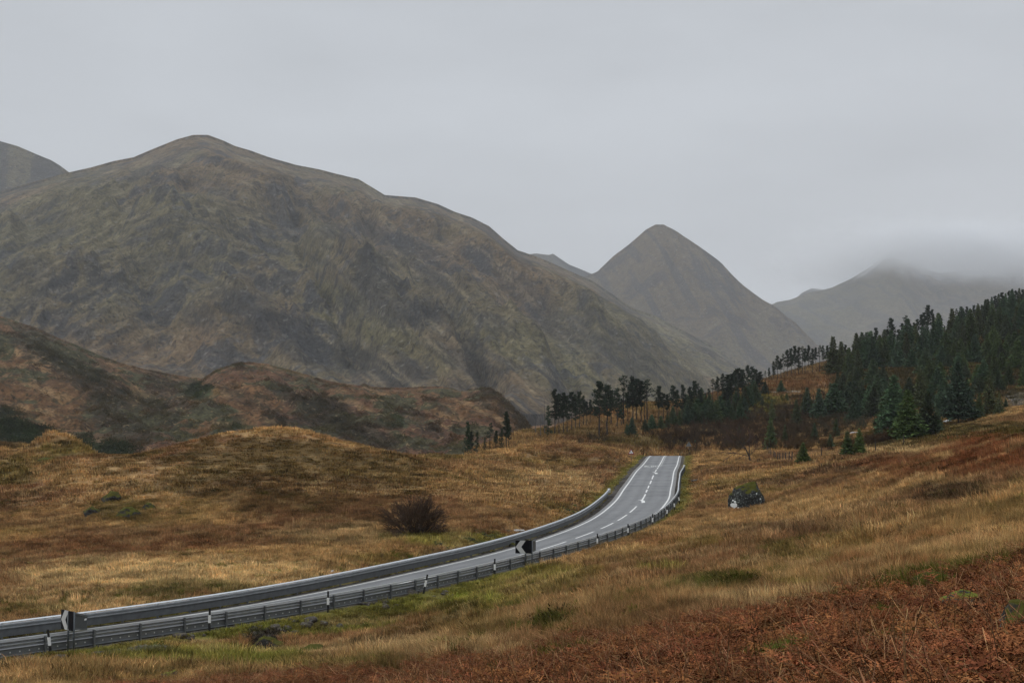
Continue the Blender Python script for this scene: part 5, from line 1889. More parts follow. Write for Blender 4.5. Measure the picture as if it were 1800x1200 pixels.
def branching(rg, p, d, L, r, depth, segs, spread=.5, up=.12, kids=(2, 3), minr=.006):
    n = 3
    for i in range(n):
        d = d + rg.normal(0, .13, 3) + np.array([0, 0, up * .35])
        d /= np.linalg.norm(d)
        q = p + d * L / n
        segs.append((p, q, r, r * .85))
        r = max(minr, r * .85)
        p = q
        if depth > 0 and i >= 0:
            for _ in range(rg.integers(kids[0], kids[1] + 1) if i == n - 1 else 1):
                e = d + rg.normal(0, spread, 3) + np.array([0, 0, up])
                e /= np.linalg.norm(e)
                branching(rg, p, e, L * rg.uniform(.55, .85), max(minr, r * .62), depth - 1, segs, spread, up, kids, minr)


def make_shrub(seed, stems=7, L=1.3, depth=2, r=.03, fan=.75, spread=.42, kids=(2, 3), minr=.009, up=.14, base=.15):
    rg = rnd(seed)
    segs = []
    for i in range(stems):
        a = rg.uniform(0, 6.28)
        el = rg.uniform(.35, 1) ** .6
        d = np.array([math.cos(a) * fan * rg.random() ** .5, math.sin(a) * fan * rg.random() ** .5, el])
        d /= np.linalg.norm(d)
        branching(rg, np.array([math.cos(a) * base * rg.random(), math.sin(a) * base * rg.random(), -.1]), d, L * rg.uniform(.7, 1.1), r, depth, segs, spread, up, kids, minr)
    return segs


def copy_thing(root):
    r = root.copy()
    C.objects.link(r)
    for ch in root.children:
        c = ch.copy()
        C.objects.link(c)
        c.parent = r
    return r


PROTO = {}


def proto_tree(kind, i, maker, name):
    key = (kind, i)
    if key not in PROTO:
        PROTO[key] = (name,) + tuple(maker())
    return PROTO[key]


NSP, NPI = 6, 7
MAKE = {}
for i in range(NSP):
    MAKE['spruce', i] = ('spruce_tree', (lambda i=i: make_spruce(900 + i, 8, [.27, .31, .24, .29, .22, .33][i], 0, [(.062, .094, .043), (.044, .060, .028), (.072, .102, .036), (.052, .086, .048), (.066, .080, .031), (.054, .096, .044)][i])), 8.0)
for i in range(2):
    MAKE['green', i] = ('spruce_tree', (lambda i=i: make_spruce(930 + i, 8, .30, 0, [(.066, .104, .030), (.078, .114, .030)][i])), 8.0)
MAKE['sparse', 0] = ('spruce_tree', (lambda: make_spruce(940, 8, .30, 1, (.075, .088, .034))), 8.0)
MAKE['big', 0] = ('spruce_tree', (lambda: make_spruce(950, 8, .37, 0, (.042, .070, .042), .28, .10)), 8.0)
for i in range(NPI):
    MAKE['pine', i] = ('pine_tree', (lambda i=i: make_pine(960 + i, 15, [.40, .34, .46, .42, .38, .50, .30][i], [.125, .11, .135, .105, .13, .14, .115][i])), 15.0)
MAKE['thinpine', 0] = ('pine_tree', (lambda: make_pine(980, 15, .55, .14, thin=True)), 15.0)
MAKE['thinpine', 1] = ('pine_tree', (lambda: make_pine(981, 15, .6, .14, thin=True)), 15.0)
MAKE['lowpine', 0] = ('pine_tree', (lambda: make_pine(985, 15, .12, .15, (.028, .046, .024))), 15.0)
MAKE['lowpine', 1] = ('pine_tree', (lambda: make_pine(986, 15, .10, .17, (.028, .046, .024), lean=.30)), 15.0)


def plant(kind, i, px, top, base, label, group=None, dmin=200, d=None, wide=1.0, cat='tree', h=None):
    name, mk_, H0 = MAKE[kind, i]
    if (kind, i) not in PROTO:
        root = bpy.data.objects.new(name, None)
        C.objects.link(root)
        tr, cr = mk_()
        link('trunk', tr, root)
        link('crown', cr, root)
        PROTO[kind, i] = root
    else:
        root = copy_thing(PROTO[kind, i])
    if d is None:
        x, y, z = hit(px, base, dmin, 900)
    else:
        y = d
        x = uat(px, base) * d
        z = float(ground_z(x, y))
    hh = h if h else float(zat(px, top, y)) - z
    s = max(.15, hh / H0)
    root.location = (x, y, z)
    root.scale = (s * wide, s * wide, s)
    root.rotation_euler = (0, 0, (px * 2.399) % 6.283)
    for k_ in ('label', 'category', 'group'):
        if k_ in root: del root[k_]
    tag(root, label, cat, group)
    return root


rt = random.Random(3)
# ---- clump of tall pines at the left end of the wooded knoll
G = 'tall pines in the left clump on the knoll'
for j, (px, t, b_) in enumerate([(963, 712, 770), (975, 682, 766), (983, 690, 765), (990, 688, 764), (997, 694, 762), (1005, 687, 758), (1012, 692, 757), (1019, 687, 753), (1025, 694, 751), (1031, 704, 750), (1038, 701, 747)]):
    lab = {0: 'short dark pine at the left foot of the left pine clump', 1: 'tallest pine of the left clump, nearest the bare snags', 10: 'low pine at the right end of the left clump on the slope'}.get(j, 'tall dark pine with bare lower trunk inside the left clump on the knoll')
    plant('lowpine' if j == 0 else 'pine', 0 if j == 0 else j % NPI, px, t, b_, lab, G, 300, wide=.85)
# ---- scattered tall pines in the middle
mid = [(1045, 712, 736, 'low dark pine filling the gap left of the tall slender pine'), (1053, 668, 768, 'tall slender pine with one-sided crown standing alone in front of the knoll'), (1067, 675, 767, 'tall pine with long bare trunk right of the slender one-sided pine'),
       (1074, 684, 748, 'short pine tucked right of the pair of front pines'), (1085, 681, 753, 'narrow pine left of the wispy tall pine'), (1096, 657, 748, 'tallest wispy pine with open flat crown on the knoll'),
       (1104, 688, 745, 'low pine directly right of the wispy tall pine'), (1113, 660, 744, 'dense tall pine, left one of the dark middle group'), (1119, 664, 742, 'dense tall pine at the centre of the dark middle group'), (1127, 668, 744, 'dense pine, right one of the dark middle group'),
       (1138, 666, 742, 'thin topped pine at the right edge of the middle group'), (1092, 700, 750, 'small pine under the wispy tall pine')]
for j, (px, t, b_, lab) in enumerate(mid):
    kd, ki = ('thinpine', 0) if j in (5,) else ('thinpine', 1) if j == 10 else ('pine', (j * 3 + 1) % NPI)
    plant(kd, ki, px, t, b_, lab, 'pines along the knoll', 300, wide=1.15 if kd == 'thinpine' else 1)
for j, (px, t, b_) in enumerate([(1158, 677, 742), (1166, 690, 740), (1173, 692, 738), (1183, 676, 737), (1190, 684, 735), (1201, 675, 735), (1213, 679, 733), (1222, 668, 732), (1230, 684, 730)]):
    plant('pine', (j * 2 + 3) % NPI, px, t, b_, {0: 'pointed pine left of the row of pines above the crest', 7: 'tallest narrow pine near the right end of the row above the crest'}.get(j, 'dark pine in the row on the slope above the road crest'), 'pines above the road crest', 300, wide=.95)
# extra thin trunks
for j, (px, t, b_) in enumerate([(1227, 672, 728), (1234, 680, 725), (1133, 676, 740)]):
    plant('thinpine', j % 2, px, t, b_, 'very thin pine with tiny crown between the knoll pines', 'thin pines on the knoll', 300, wide=.7)
# ---- dense dark stand
rows = [(1240, 690), (1246, 682), (1253, 664), (1262, 661), (1270, 656), (1279, 657), (1286, 655), (1292, 650), (1298, 646), (1306, 648), (1315, 641), (1322, 643), (1329, 648), (1336, 652)]
for j, (px, t) in enumerate(rows):
    b_ = np.interp(px, [1235, 1300, 1340], [716, 694, 684])
    plant('pine' if j != 2 else 'thinpine', (j * 5) % NPI if j != 2 else 0, px, t, b_, 'dark pine in the dense stand left of the orange clearing' if j != 2 else 'thin crowned pine poking out at the left of the dense stand', 'pines of the dense stand left of the clearing', 330, d=rt.uniform(395, 440), wide=1.05)
for j in range(34):
    px = 1206 + j * 3.7 + rt.uniform(-3, 3)
    b_ = np.interp(px, [1200, 1235, 1300, 1340], [748, 742, 728, 704]) + rt.uniform(-22, 10)
    plant('spruce', j % NSP, px, b_ - rt.uniform(24, 46), b_, 'bushy dark spruce along the lower edge of the dense pine stand', 'dark spruces under the dense stand', 320, wide=1.4)
# ---- skyline row over the clearing
xs = np.arange(1342, 1464, 6.2)
for j, px in enumerate(xs):
    px = px + rt.uniform(-1.5, 1.5)
    t = np.interp(px, [1342, 1352, 1366, 1380, 1400, 1420, 1440, 1462], [646, 636, 622, 612, 608, 604, 607, 607]) + rt.uniform(-3, 9)
    plant('pine' if j % 5 else 'thinpine', (j * 3) % NPI if j % 5 else j % 2, px, t, 0, 'slim black pine in the even skyline row above the orange clearing', 'pines in the row above the clearing', 0, d=rt.uniform(468, 492), wide=.8)
# ---- skyline to the right
sk = [(1466, 614), (1473, 608), (1480, 605), (1487, 610), (1494, 604), (1501, 600), (1508, 606), (1515, 600), (1522, 602), (1527, 590), (1534, 575), (1540, 588), (1546, 594), (1553, 578), (1560, 558), (1566, 590), (1573, 578), (1579, 567), (1586, 553), (1594, 568), (1600, 566), (1606, 560), (1613, 552), (1618, 548), (1624, 535), (1632, 543), (1639, 560), (1646, 553), (1653, 572),
      (1660, 562), (1667, 552), (1673, 542), (1679, 548), (1686, 541), (1692, 538), (1698, 541), (1705, 536), (1712, 533), (1718, 535), (1724, 529), (1730, 525), (1736, 521), (1742, 519), (1748, 516), (1754, 513), (1760, 515), (1766, 510), (1772, 507), (1778, 510), (1784, 506), (1790, 508), (1796, 503), (1803, 500), (1810, 498), (1818, 496), (1826, 492), (1836, 490), (1848, 484)]
spec = {1534: 'tall pointed pine left of the gap on the right-hand skyline', 1560: 'round topped open pine standing up from the skyline', 1586: 'second open crowned pine right of the round topped one on the skyline', 1624: 'highest pine of the tight skyline group above the landslip scar', 1673: 'feathery pine at the left end of the dark wood on the skyline', 1766: 'pointed spruce rising above the wood near the right edge', 1784: 'spiky spruce on the skyline close to the right edge'}
for j, (px, t) in enumerate(sk):
    gy = np.interp(px, [1450, 1500, 1600, 1700, 1800, 1950], [478, 490, 520, 560, 600, 650])
    kd = 'thinpine' if px in (1586, 1673) else ('pine' if px < 1660 else ('spruce' if j % 2 else 'pine'))
    ki = j % 2 if kd == 'thinpine' else (j * 5 + 2) % (NSP if kd == 'spruce' else NPI)
    plant(kd, ki, px, t, 0, spec.get(px, 'dark conifer crowded in the wood on the right skyline' if px > 1655 else 'dark skyline pine between the clearing and the big wood'), 'conifers on the right skyline', 0, d=gy - rt.uniform(0, 26), wide=.9 if kd != 'spruce' else .75)
# ---- wood below the skyline
placed = []
cnt = 0
while cnt < 140:
    px = rt.uniform(1462, 1850)
    lo = np.interp(px, [1450, 1500, 1600, 1700, 1800, 1900], [652, 634, 606, 580, 552, 530])
    hi = np.interp(px, [1450, 1520, 1600, 1700, 1800, 1900], [742, 748, 738, 712, 690, 690])
    b_ = rt.uniform(lo + 4, hi)
    if any(abs(px - q[0]) < 8 and abs(b_ - q[1]) < 9 for q in placed): continue
    placed.append((px, b_))
    f_ = (b_ - lo) / (hi - lo)
    darkrow = f_ < .30
    if f_ > .45 and rt.random() < .45: continue
    if 1565 < px < 1620 and 650 < b_ < 700: continue
    if 1690 < px and b_ > 706: continue
    hgt = rt.uniform(9, 12) if darkrow else rt.uniform(4.6, 8.6)
    green = (px > 1620 and not darkrow and f_ < .75 and rt.random() < .6)
    if darkrow: kd, ki, lab, g_ = ('spruce', cnt % NSP, 'tall blackish conifer in the upper wood behind lighter young trees', 'tall conifers of the upper wood')
    elif green: kd, ki, lab, g_ = ('green', cnt % 2, 'mid green young spruce on the slope below the dark upper wood', 'mid green young spruces on the right slope')
    else: kd, ki, lab, g_ = ('spruce', cnt % NSP, 'blue-green young spruce on the slope below the dark upper wood', 'blue-green young spruces on the slope')
    plant(kd, ki, px, 0, b_, lab, g_, 340, h=hgt * rt.uniform(.8, 1.12), wide=1.15 if darkrow else rt.uniform(1.25, 1.7))
    cnt += 1
# ---- single spruces one can point at
SPR = [(1685, 636, 745, 'big', 0, 'largest broad blue-green spruce near the right edge, pale rocks at its foot', 1.0), (1655, 668, 725, 'spruce', 3, 'dark spruce close on the left of the largest broad spruce', 1.1), (1631, 690, 768, 'spruce', 1, 'dark low spruce standing left of the yellow grass and the largest spruce', 1.2),
       (1648, 716, 762, 'spruce', 0, 'small spruce between two dark ones beside the yellow grass', 1.1), (1597, 684, 775, 'green', 0, 'pointed green-tipped spruce in the middle of the lower wood edge', 1.25), (1572, 658, 768, 'spruce', 5, 'tall spruce left of the green-tipped one at the lower wood edge', 1.1), (1555, 688, 765, 'spruce', 2, 'short spruce at the left of the tall lower-edge spruce', 1.2),
       (1618, 648, 720, 'spruce', 4, 'slim dark spruce rising right of the landslip scar', 1.1), (1543, 655, 722, 'spruce', 0, 'spruce left of the landslip scar', 1.2), (1740, 660, 729, 'sparse', 0, 'sparse yellowish spruce in front of the golden grass at the far right', 1.1), (1757, 688, 730, 'sparse', 0, 'smaller sparse spruce right of the yellowish one', .9),
       (1722, 690, 737, 'spruce', 2, 'small dark spruce between the largest spruce and the sparse one', 1.0), (1355, 733, 791, 'spruce', 2, 'dark spruce behind the fence and right of the leaning bare tree', 1.0), (1412, 777, 817, 'green', 1, 'small bright green spruce right of the fence corner', 1.35), (1460, 763, 791, 'spruce', 0, 'small dark spruce between the bright green one and the pair', 1.3),
       (1490, 757, 808, 'green', 0, 'left one of the pair of light green spruces at the edge of the heath', 1.1), (1511, 752, 814, 'green', 1, 'right one of the pair of light green spruces at the edge of the heath', 1.0), (1440, 682, 738, 'spruce', 3, 'blue-green spruce right of the yellow bank', 1.1), (1419, 680, 733, 'spruce', 0, 'pale blue-green spruce at the right end of the yellow bank', 1.15),
       (1345, 670, 693, 'spruce', 1, 'left of the two round dark spruces in the orange clearing', 1.5), (1373, 668, 690, 'spruce', 5, 'right of the two round dark spruces in the orange clearing', 1.4), (1400, 702, 748, 'spruce', 4, 'dim spruce among the brown thicket under the yellow bank', 1.1), (1357, 700, 742, 'sparse', 0, 'thin greyish spruce in the brown thicket below the clearing', .8),
       (1111, 733, 767, 'spruce', 3, 'small bluish spruce at the foot of the knoll pines', 1.2), (1102, 744, 764, 'spruce', 0, 'tiny spruce left of the bluish one at the foot of the knoll', 1.2), (1146, 728, 757, 'spruce', 5, 'bushy young spruce on the slope left of the road crest line', 1.4), (1134, 736, 760, 'spruce', 1, 'low young spruce next to the bushy one on the slope', 1.4),
       (1162, 730, 757, 'spruce', 2, 'wide low spruce below the row of pines', 1.5), (1183, 714, 750, 'spruce', 0, 'taller bluish spruce below the row of pines', 1.3), (1173, 728, 755, 'spruce', 4, 'dark little spruce left of the taller bluish one', 1.2), (1208, 712, 747, 'spruce', 3, 'large bushy spruce below the right end of the pine row', 1.4), (1222, 722, 748, 'spruce', 1, 'dark spruce at the left corner of the dense stand', 1.2),
       (1195, 722, 750, 'spruce', 2, 'small spruce squeezed between two bushy ones below the pine row', 1.1), (1222, 772, 785, 'spruce', 3, 'tiny spruce by the roadside sign at the crest', 1.4), (1302, 708, 742, 'spruce', 5, 'dark spruce at the left foot of the yellow bank', 1.3), (1287, 712, 742, 'spruce', 0, 'dark spruce below the dense stand by the yellow bank', 1.3),
       (1340, 696, 716, 'spruce', 4, 'small dark spruce on the yellow bank', 1.3), (1383, 690, 705, 'spruce', 2, 'tiny spruce at the track end above the thicket', 1.4), (1505, 690, 738, 'spruce', 3, 'blue-green spruce above the red-brown scrub', 1.1), (1478, 664, 712, 'spruce', 1, 'dark spruce right of the orange clearing', 1.1), (1460, 672, 716, 'spruce', 4, 'dark spruce on the right edge of the orange clearing', 1.1),
       (1528, 676, 730, 'spruce', 5, 'spruce above the brown scrub left of the landslip scar', 1.1), (1470, 735, 768, 'spruce', 2, 'grey-green small spruce in the lower thicket', 1.0), (1432, 742, 775, 'spruce', 0, 'small spruce in the middle of the lower thicket', 1.0), (1380, 745, 778, 'spruce', 4, 'faint grey-green spruce in the thicket behind the fence', .9), (1300, 748, 770, 'spruce', 1, 'small green spruce in the thicket left of the bare tree', 1.1),
       (1700, 668, 735, 'spruce', 5, 'dark spruce half hidden behind the largest spruce', 1.1), (1768, 700, 718, 'spruce', 3, 'small bush-like spruce beside the pale quarry patch', 1.2)]
for px, t, b_, kd, ki, lab, wd in SPR:
    plant(kd, ki, px, t, b_, lab, None, 190 if b_ > 760 else 250, wide=wd)
# ---- small group beyond the field edge
LG = [(821, 740, 803, 'lowpine', 0, 'narrow pine branched to the ground, leftmost of the small group beyond the field', 240, .62), (828, 757, 803, 'pine', 2, 'low pine right of the narrow one in the small group beyond the field', 244, .7), (836, 758, 802, 'lowpine', 1, 'pine leaning to the right in the small group beyond the field', 242, .62),
      (861, 742, 796, 'thinpine', 1, 'thin pine with tufted top in the middle of the small group', 250, .9), (872, 756, 793, 'pine', 5, 'dim brownish pine left of the tall double trunked one', 252, .7), (890, 722, 785, 'pine', 0, 'tallest pine of the small group at its right end', 246, .8), (881, 752, 788, 'lowpine', 0, 'bushy low pine under the left side of the tallest one', 244, .8), (894, 735, 785, 'pine', 3, 'second trunk leaning beside the tallest pine of the small group', 248, .6), (852, 768, 799, 'lowpine', 0, 'short dark pine in the middle of the small group beyond the field', 246, .7)]
for px, t, b_, kd, ki, lab, d_, wd in LG:
    plant(kd, ki, px, t, b_, lab, 'pines beyond the field edge', d=d_, wide=wd)

# ---- bare snags
for px, t, b_, lab in ((957, 704, 767, 'tall bare dead trunk left of the pine clump'), (941, 739, 764, 'short bare dead trunk, leftmost of the snags'), (950, 733, 768, 'thin bare dead trunk between the two other snags')):
    x, y, z = hit(px, b_, 290, 700)
    h = float(zat(px, t, y)) - z
    rg = rnd(px)
    segs = [((0, 0, -.3), (.05, 0, h * .5), .13, .09), ((.05, 0, h * .5), (.0, .05, h), .09, .03)]
    sv, sf = tubes(segs, 6)
    root = link('dead_tree', mesh_np('dead_tree', sv, sf, M_snag), None, (x, y, z))
    bs = []
    for _ in range(9):
        a, q = rg.uniform(0, 6.28), rg.uniform(.3, .95)
        bs.append(((0, 0, h * q), (math.cos(a) * .8, math.sin(a) * .8, h * q + rg.uniform(-.2, .3)), .025, .01))
    sv, sf = tubes(bs, 4)
    link('branch_stub', mesh_np('branch_stub', sv, sf, M_snag), root)
    tag(root, lab, 'dead tree', 'bare dead trunks left of the pines')

# ---- the round bare bush by the far guardrail
x, y, z = hit(727, 943, 90, 200)
segs = []
rg = rnd(77)
for i in range(64):
    a, q = rg.uniform(0, 6.28), rg.random() ** .5
    d = np.array([math.cos(a) * .80 * q, math.sin(a) * .80 * q, 1.0 - .35 * q])
    d /= np.linalg.norm(d)
    branching(rg, np.array([math.cos(a) * .75 * q, math.sin(a) * .6 * q, -.1]), d, 1.62 * (1 - .22 * q) * rg.uniform(.9, 1.05), .035, 2, segs, .26, .03, (3, 5), .014)
thick = [s for s in segs if s[2] > .022]
fine = [s for s in segs if s[2] <= .022]
root = bpy.data.objects.new('bare_bush', None)
C.objects.link(root)
root.location = (x, y + 1.0, z)
tag(root, 'large round leafless brown bush in the field just behind the far guardrail', 'bush')
link('stems', mesh_np('stems', *tubes(thick, 4), M_bark), root)
link('twigs', mesh_np('twigs', *tubes(fine, 3), plain('bush_twigs', (.062, .034, .016), .9, 0, .25, 2)), root)
for px, b_, s, lab in ((700, 952, .42, 'small ragged shoot at the left foot of the round bare bush'), (770, 940, .45, 'low twiggy shrub at the right foot of the round bare bush')):
    x, y, z = hit(px, b_, 90, 200)
    sg = make_shrub(300 + px, 9, 1.3, 2, .03)
    o = link('bare_bush', mesh_np('bare_bush', *tubes(sg, 3), M_twig), None, (x, y, z))
    o.scale = (s * 1.3, s * 1.3, s)
    tag(o, lab, 'bush')

# ---- leaning bare tree behind the field
x, y, z = hit(1320, 813, 150, 300)
rg = rnd(88)
segs = []
p0 = np.array([0, 0, -.2])
trunkd = [(-.35, 0, .95), (-.6, 0, .8), (-.8, .1, .62)]
p = p0
r = .16
pts = [p0, np.array([-.25, 0, .9]), np.array([-.75, 0, 1.9]), np.array([-1.5, .1, 2.8]), np.array([-2.2, .1, 3.5])]
for i in range(4):
    segs.append((pts[i], pts[i + 1], r, r * .75))
    r *= .72
for (q, d, L, rr0) in ((pts[1], (.12, 0, 1), 1.9, .08), (pts[1], (-1, .1, .25), 2.2, .06), (pts[2], (-.1, 0, 1), 1.7, .06), (pts[2], (-1, -.1, .35), 2.0, .05), (pts[3], (-.3, 0, 1), 1.2, .04), (pts[3], (-1, 0, .2), 1.4, .04), (pts[4], (-.7, 0, .6), 1.1, .03), (pts[2], (.5, 0, .9), 1.2, .03), (pts[1], (.5, .1, .8), 1.3, .04)):
    d = np.array(d, float)
    branching(rg, q, d / np.linalg.norm(d), L, rr0, 2, segs, .42, .02, (2, 3), .028)
thick = [s for s in segs if s[2] > .03]
fine = [s for s in segs if s[2] <= .03]
root = bpy.data.objects.new('bare_tree', None)
C.objects.link(root)
root.location = (x, y, z)
root.scale = (1.15, 1.15, 1.2)
tag(root, 'small leafless tree leaning left in the pale grass in front of the wood', 'tree')
link('trunk', mesh_np('trunk', *tubes(thick, 6), M_bark), root)
link('twigs', mesh_np('twigs', *tubes(fine, 3), M_twig), root)

# ---- fence at the wood edge
M_wood = plain('fence_wood', (.035, .030, .026), .9, 0, .3, 4)
M_wire = plain('fence_wire', (.12, .12, .12), .5, .6, .1)
def fence(pts, label, grp):
    root = bpy.data.objects.new('wire_fence', None)
    C.objects.link(root)
    P = []
    for px, b_, d_ in pts:
        x = uat(px, b_) * d_
        P.append(np.array([x, d_, float(ground_z(x, d_))]))
    org = P[0]
    root.location = org
    tag(root, label, 'fence', grp)
    for q in P:
        v, f = tubes([((0, 0, -.3), (0, 0, 1.5), .08, .07)], 7)
        p = link('post', mesh_np('post', v, f, M_wood), root, tuple(q - org))
        p.rotation_euler = (rt.uniform(-.05, .05), rt.uniform(-.05, .05), 0)
    segs = []
    for a, b2 in zip(P[:-1], P[1:]):
        for hh in (.35, .65, .95, 1.18):
            segs.append((a - org + (0, 0, hh), b2 - org + (0, 0, hh), .006, .006))
    v, f = tubes(segs, 3)
    link('wires', mesh_np('wires', v, f, M_wire), root)
    return root, P


fr, P = fence([(1387, 822, 196), (1381, 822, 201), (1376, 812, 208), (1371, 810, 216), (1367, 808, 223), (1363, 806, 230), (1360, 805, 237), (1355, 803, 245), (1352, 801, 253), (1349, 800, 261), (1341, 796, 275)], 'post and wire fence running away from its corner beside the small bright green spruce', 'fences at the wood edge')
v, f = tubes([((.9, 0, -.2), (.05, 0, .95), .05, .045)], 7)
link('strut', mesh_np('strut', v, f, M_wood), fr)
fence([(1392, 822, 195), (1444, 821, 192), (1497, 818, 190), (1539, 806, 192), (1589, 800, 188)], 'post and wire fence with wide spaced posts running right along the heath edge', 'fences at the wood edge')
for px, t, b_, d_, lab in ((1332, 799, 811, 212, 'single thin stake right of the leaning bare tree'), (1789, 740, 762, 160, 'single grey stake on the heath at the right edge')):
    x = uat(px, b_) * d_
    z = float(ground_z(x, d_))
    v, f = tubes([((0, 0, -.3), (.02, 0, 1.2), .05, .04)], 7)
    tag(link('stake', mesh_np('stake', v, f, M_wood), None, (x, d_, z)), lab, 'stake')

# ---- leafless scrub of the hillside: far too many stems to count
SRC_SH = []
for i in range(5):
    sg = make_shrub(1000 + i, 8, 1.5, 2, .03, .55, .34, (2, 3), .016, .22, .5)
    v, f = tubes(sg, 3)
    rg = rnd(i)
    SRC_SH.append(mesh_np('shrub', v, f, M_tuft, np.repeat(np.clip(1 + .3 * rg.normal(0, 1, len(sg)), .5, 1.7)[:, None] * np.ones(3), 6, 0)))
REG = [(1195, 768, 40, 20, 130, (.050, .028, .024)), (1250, 760, 55, 24, 200, (.046, .028, .026)), (1240, 735, 40, 14, 60, (.06, .05, .045)), (1310, 765, 45, 24, 190, (.058, .030, .024)), (1330, 740, 50, 16, 120, (.052, .034, .030)), (1390, 765, 50, 22, 190, (.052, .030, .024)), (1400, 730, 50, 16, 120, (.055, .032, .026)),
       (1450, 745, 50, 25, 150, (.048, .034, .028)), (1500, 735, 45, 20, 110, (.046, .040, .038)), (1515, 705, 35, 12, 60, (.075, .030, .022)), (1560, 785, 35, 12, 90, (.050, .026, .020)), (1420, 790, 60, 8, 60, (.062, .034, .022)), (1770, 675, 30, 12, 50, (.060, .034, .026)), (1290, 785, 40, 10, 60, (.055, .034, .026)), (1680, 700, 90, 20, 50, (.045, .035, .025)),
       (1470, 700, 40, 14, 60, (.048, .032, .026)), (1350, 715, 30, 8, 24, (.05, .045, .02)), (862, 797, 16, 3, 26, (.062, .038, .030)), (1050, 776, 30, 3, 10, (.062, .042, .034)), (1600, 740, 60, 20, 60, (.040, .036, .024)), (1600, 690, 120, 40, 170, (.060, .044, .026)), (1740, 640, 70, 30, 90, (.070, .070, .028))]
X, Y, T = [], [], []
rg = rnd(111)
for px, py, sx, sy, n, c in REG:
    for _ in range(n):
        a, b_ = px + rg.normal(0, sx * .6), py + rg.normal(0, sy * .6)
        if b_ > 796 and a > 1250: b_ = 796 - rg.uniform(0, 20)
        if px == 862: x, y = uat(a, b_) * 248, 244 + rg.uniform(0, 10)
        else: x, y, _z = hit(a, b_, 225 if a < 1600 else 180, 700)
        if 1120 < a < 1245 and y < 318: continue
        X.append(x); Y.append(y); T.append(np.array(c) * np.array((1.0, 1.12, .72)) * rg.uniform(.6, 1.5))
x, y = np.array(X), np.array(Y)
s_ = rg.uniform(.3, .8, len(x)) ** 1.1
o = instancer('scrub', np.c_[x, y, ground_z(x, y)], rg.uniform(0, 6.28, len(x)), s_[:, None] * np.ones(3), rg.integers(0, 5, len(x)), np.array(T), SRC_SH)
tag(o, 'reddish brown leafless scrub covering the lower hillside between the spruces', 'scrub', kind='stuff')
# coarse grass and young growth on the hillside
x, y = scatter_pts(60000, 320, 620, -.6, 41, .42)
x, y = x[x / y > -.03], y[x / y > -.03]
z = ground_z(x, y)
cc, px, py, _ = cover(x, y, z, np.full(len(x), 99.0))
rg = rnd(112)
h_ = visible(x, y, z)
s_ = rg.uniform(.7, 1.5, len(x))
o = instancer('hillside_grass', np.c_[x, y, z][h_], rg.uniform(0, 6.28, h_.sum()), (s_[:, None] * np.array([2.2, 2.2, 1.5]))[h_], 10 + rg.integers(0, 4, h_.sum()), (cc * rg.uniform(.7, 1.3, len(x))[:, None])[h_], SRC_GRASS)
tag(o, 'rough yellow and brown grass on the wooded hillside', 'grass', kind='stuff')

# bushes, heather mounds and birch scrub on the brown hills beyond
def hill_pts(H, n, seed):
    X, D, Z = H
    rg = rnd(seed)
    nr, nc = X.shape
    i, j = rg.integers(8, nr - 30, n), rg.integers(0, nc, n)
    return X[i, j], D[i, j], Z[i, j]


xs, ys, zs, ts, ss2 = [], [], [], [], []
for H, cf, seed, n in ((HA, col_hillA, 51, 26000), (HB, col_hillB, 52, 26000)):
    x, y, z = hill_pts(H, n, seed)
    rg = rnd(seed + 5)
    o0 = np.zeros(len(x))
    cc = cf(x, y, z, o0, o0, o0, o0)
    lum = cc @ np.array([.3, .5, .2])
    px, py = proj(x, y, z)
    k = (px > -60) & (px < 980) & (py < 830) & (rg.random(n) < ss(.085, .045, lum) * .8 + .05 * (fbm(x / 25, y / 25, 2, 9) > .1))
    xs.append(x[k]); ys.append(y[k]); zs.append(z[k])
    ts.append(cc[k] * rg.uniform(.6, 1.4, k.sum())[:, None] * np.array([.95, .92, .7]))
    ss2.append(rg.uniform(1.0, 3.4, k.sum()) * np.where(lum[k] < .04, 1.3, .9))
x, y, z, t_, s_ = [np.concatenate(q) for q in (xs, ys, zs, ts, ss2)]
rg = rnd(58)
o = instancer('heather_bushes', np.c_[x, y, z], rg.uniform(0, 6.28, len(x)), s_[:, None] * np.array([1.1, 1.1, 1.5]), 4 + rg.integers(0, 4, len(x)), t_, SRC_HE)
tag(o, 'dark bushes and heather clumps dotting the brown hills beyond the field', 'bushes', kind='stuff')

# track ledge on the hillside
M_track = plain('gravel_track', (.30, .28, .22), .9, 0, .2, 1)
V, n_ = [], 0
for px in range(1306, 1412, 4):
    y = float(np.interp(px, [1306, 1412], [432, 430]))
    x, yy, z = hit(px, 691 - (px - 1306) * .01, 330, 700)
    V += [(x, yy - .1, z + .15), (x, yy + 2.4, float(ground_z(x, yy + 2.4)) + .25)]
V = np.array(V)
f = np.array([[2 * i, 2 * i + 2, 2 * i + 3, 2 * i + 1] for i in range(len(V) // 2 - 1)])
tag(link('path', mesh_np('path', V, f, M_track, smooth=False)), kind='structure')

# ---- look-alikes in a row or wood: say which one by its order from the left
ORD = ('first second third fourth fifth sixth seventh eighth ninth tenth eleventh twelfth thirteenth fourteenth fifteenth sixteenth seventeenth eighteenth nineteenth twentieth').split()
TENS = {2: 'twenty', 3: 'thirty', 4: 'forty', 5: 'fifty', 6: 'sixty', 7: 'seventy', 8: 'eighty'}


def ordinal(i):
    if i < 20: return ORD[i]
    t, u_ = divmod(i + 1, 10)
    return TENS[t][:-1] + 'ieth' if u_ == 0 else TENS[t] + '-' + ORD[u_ - 1]


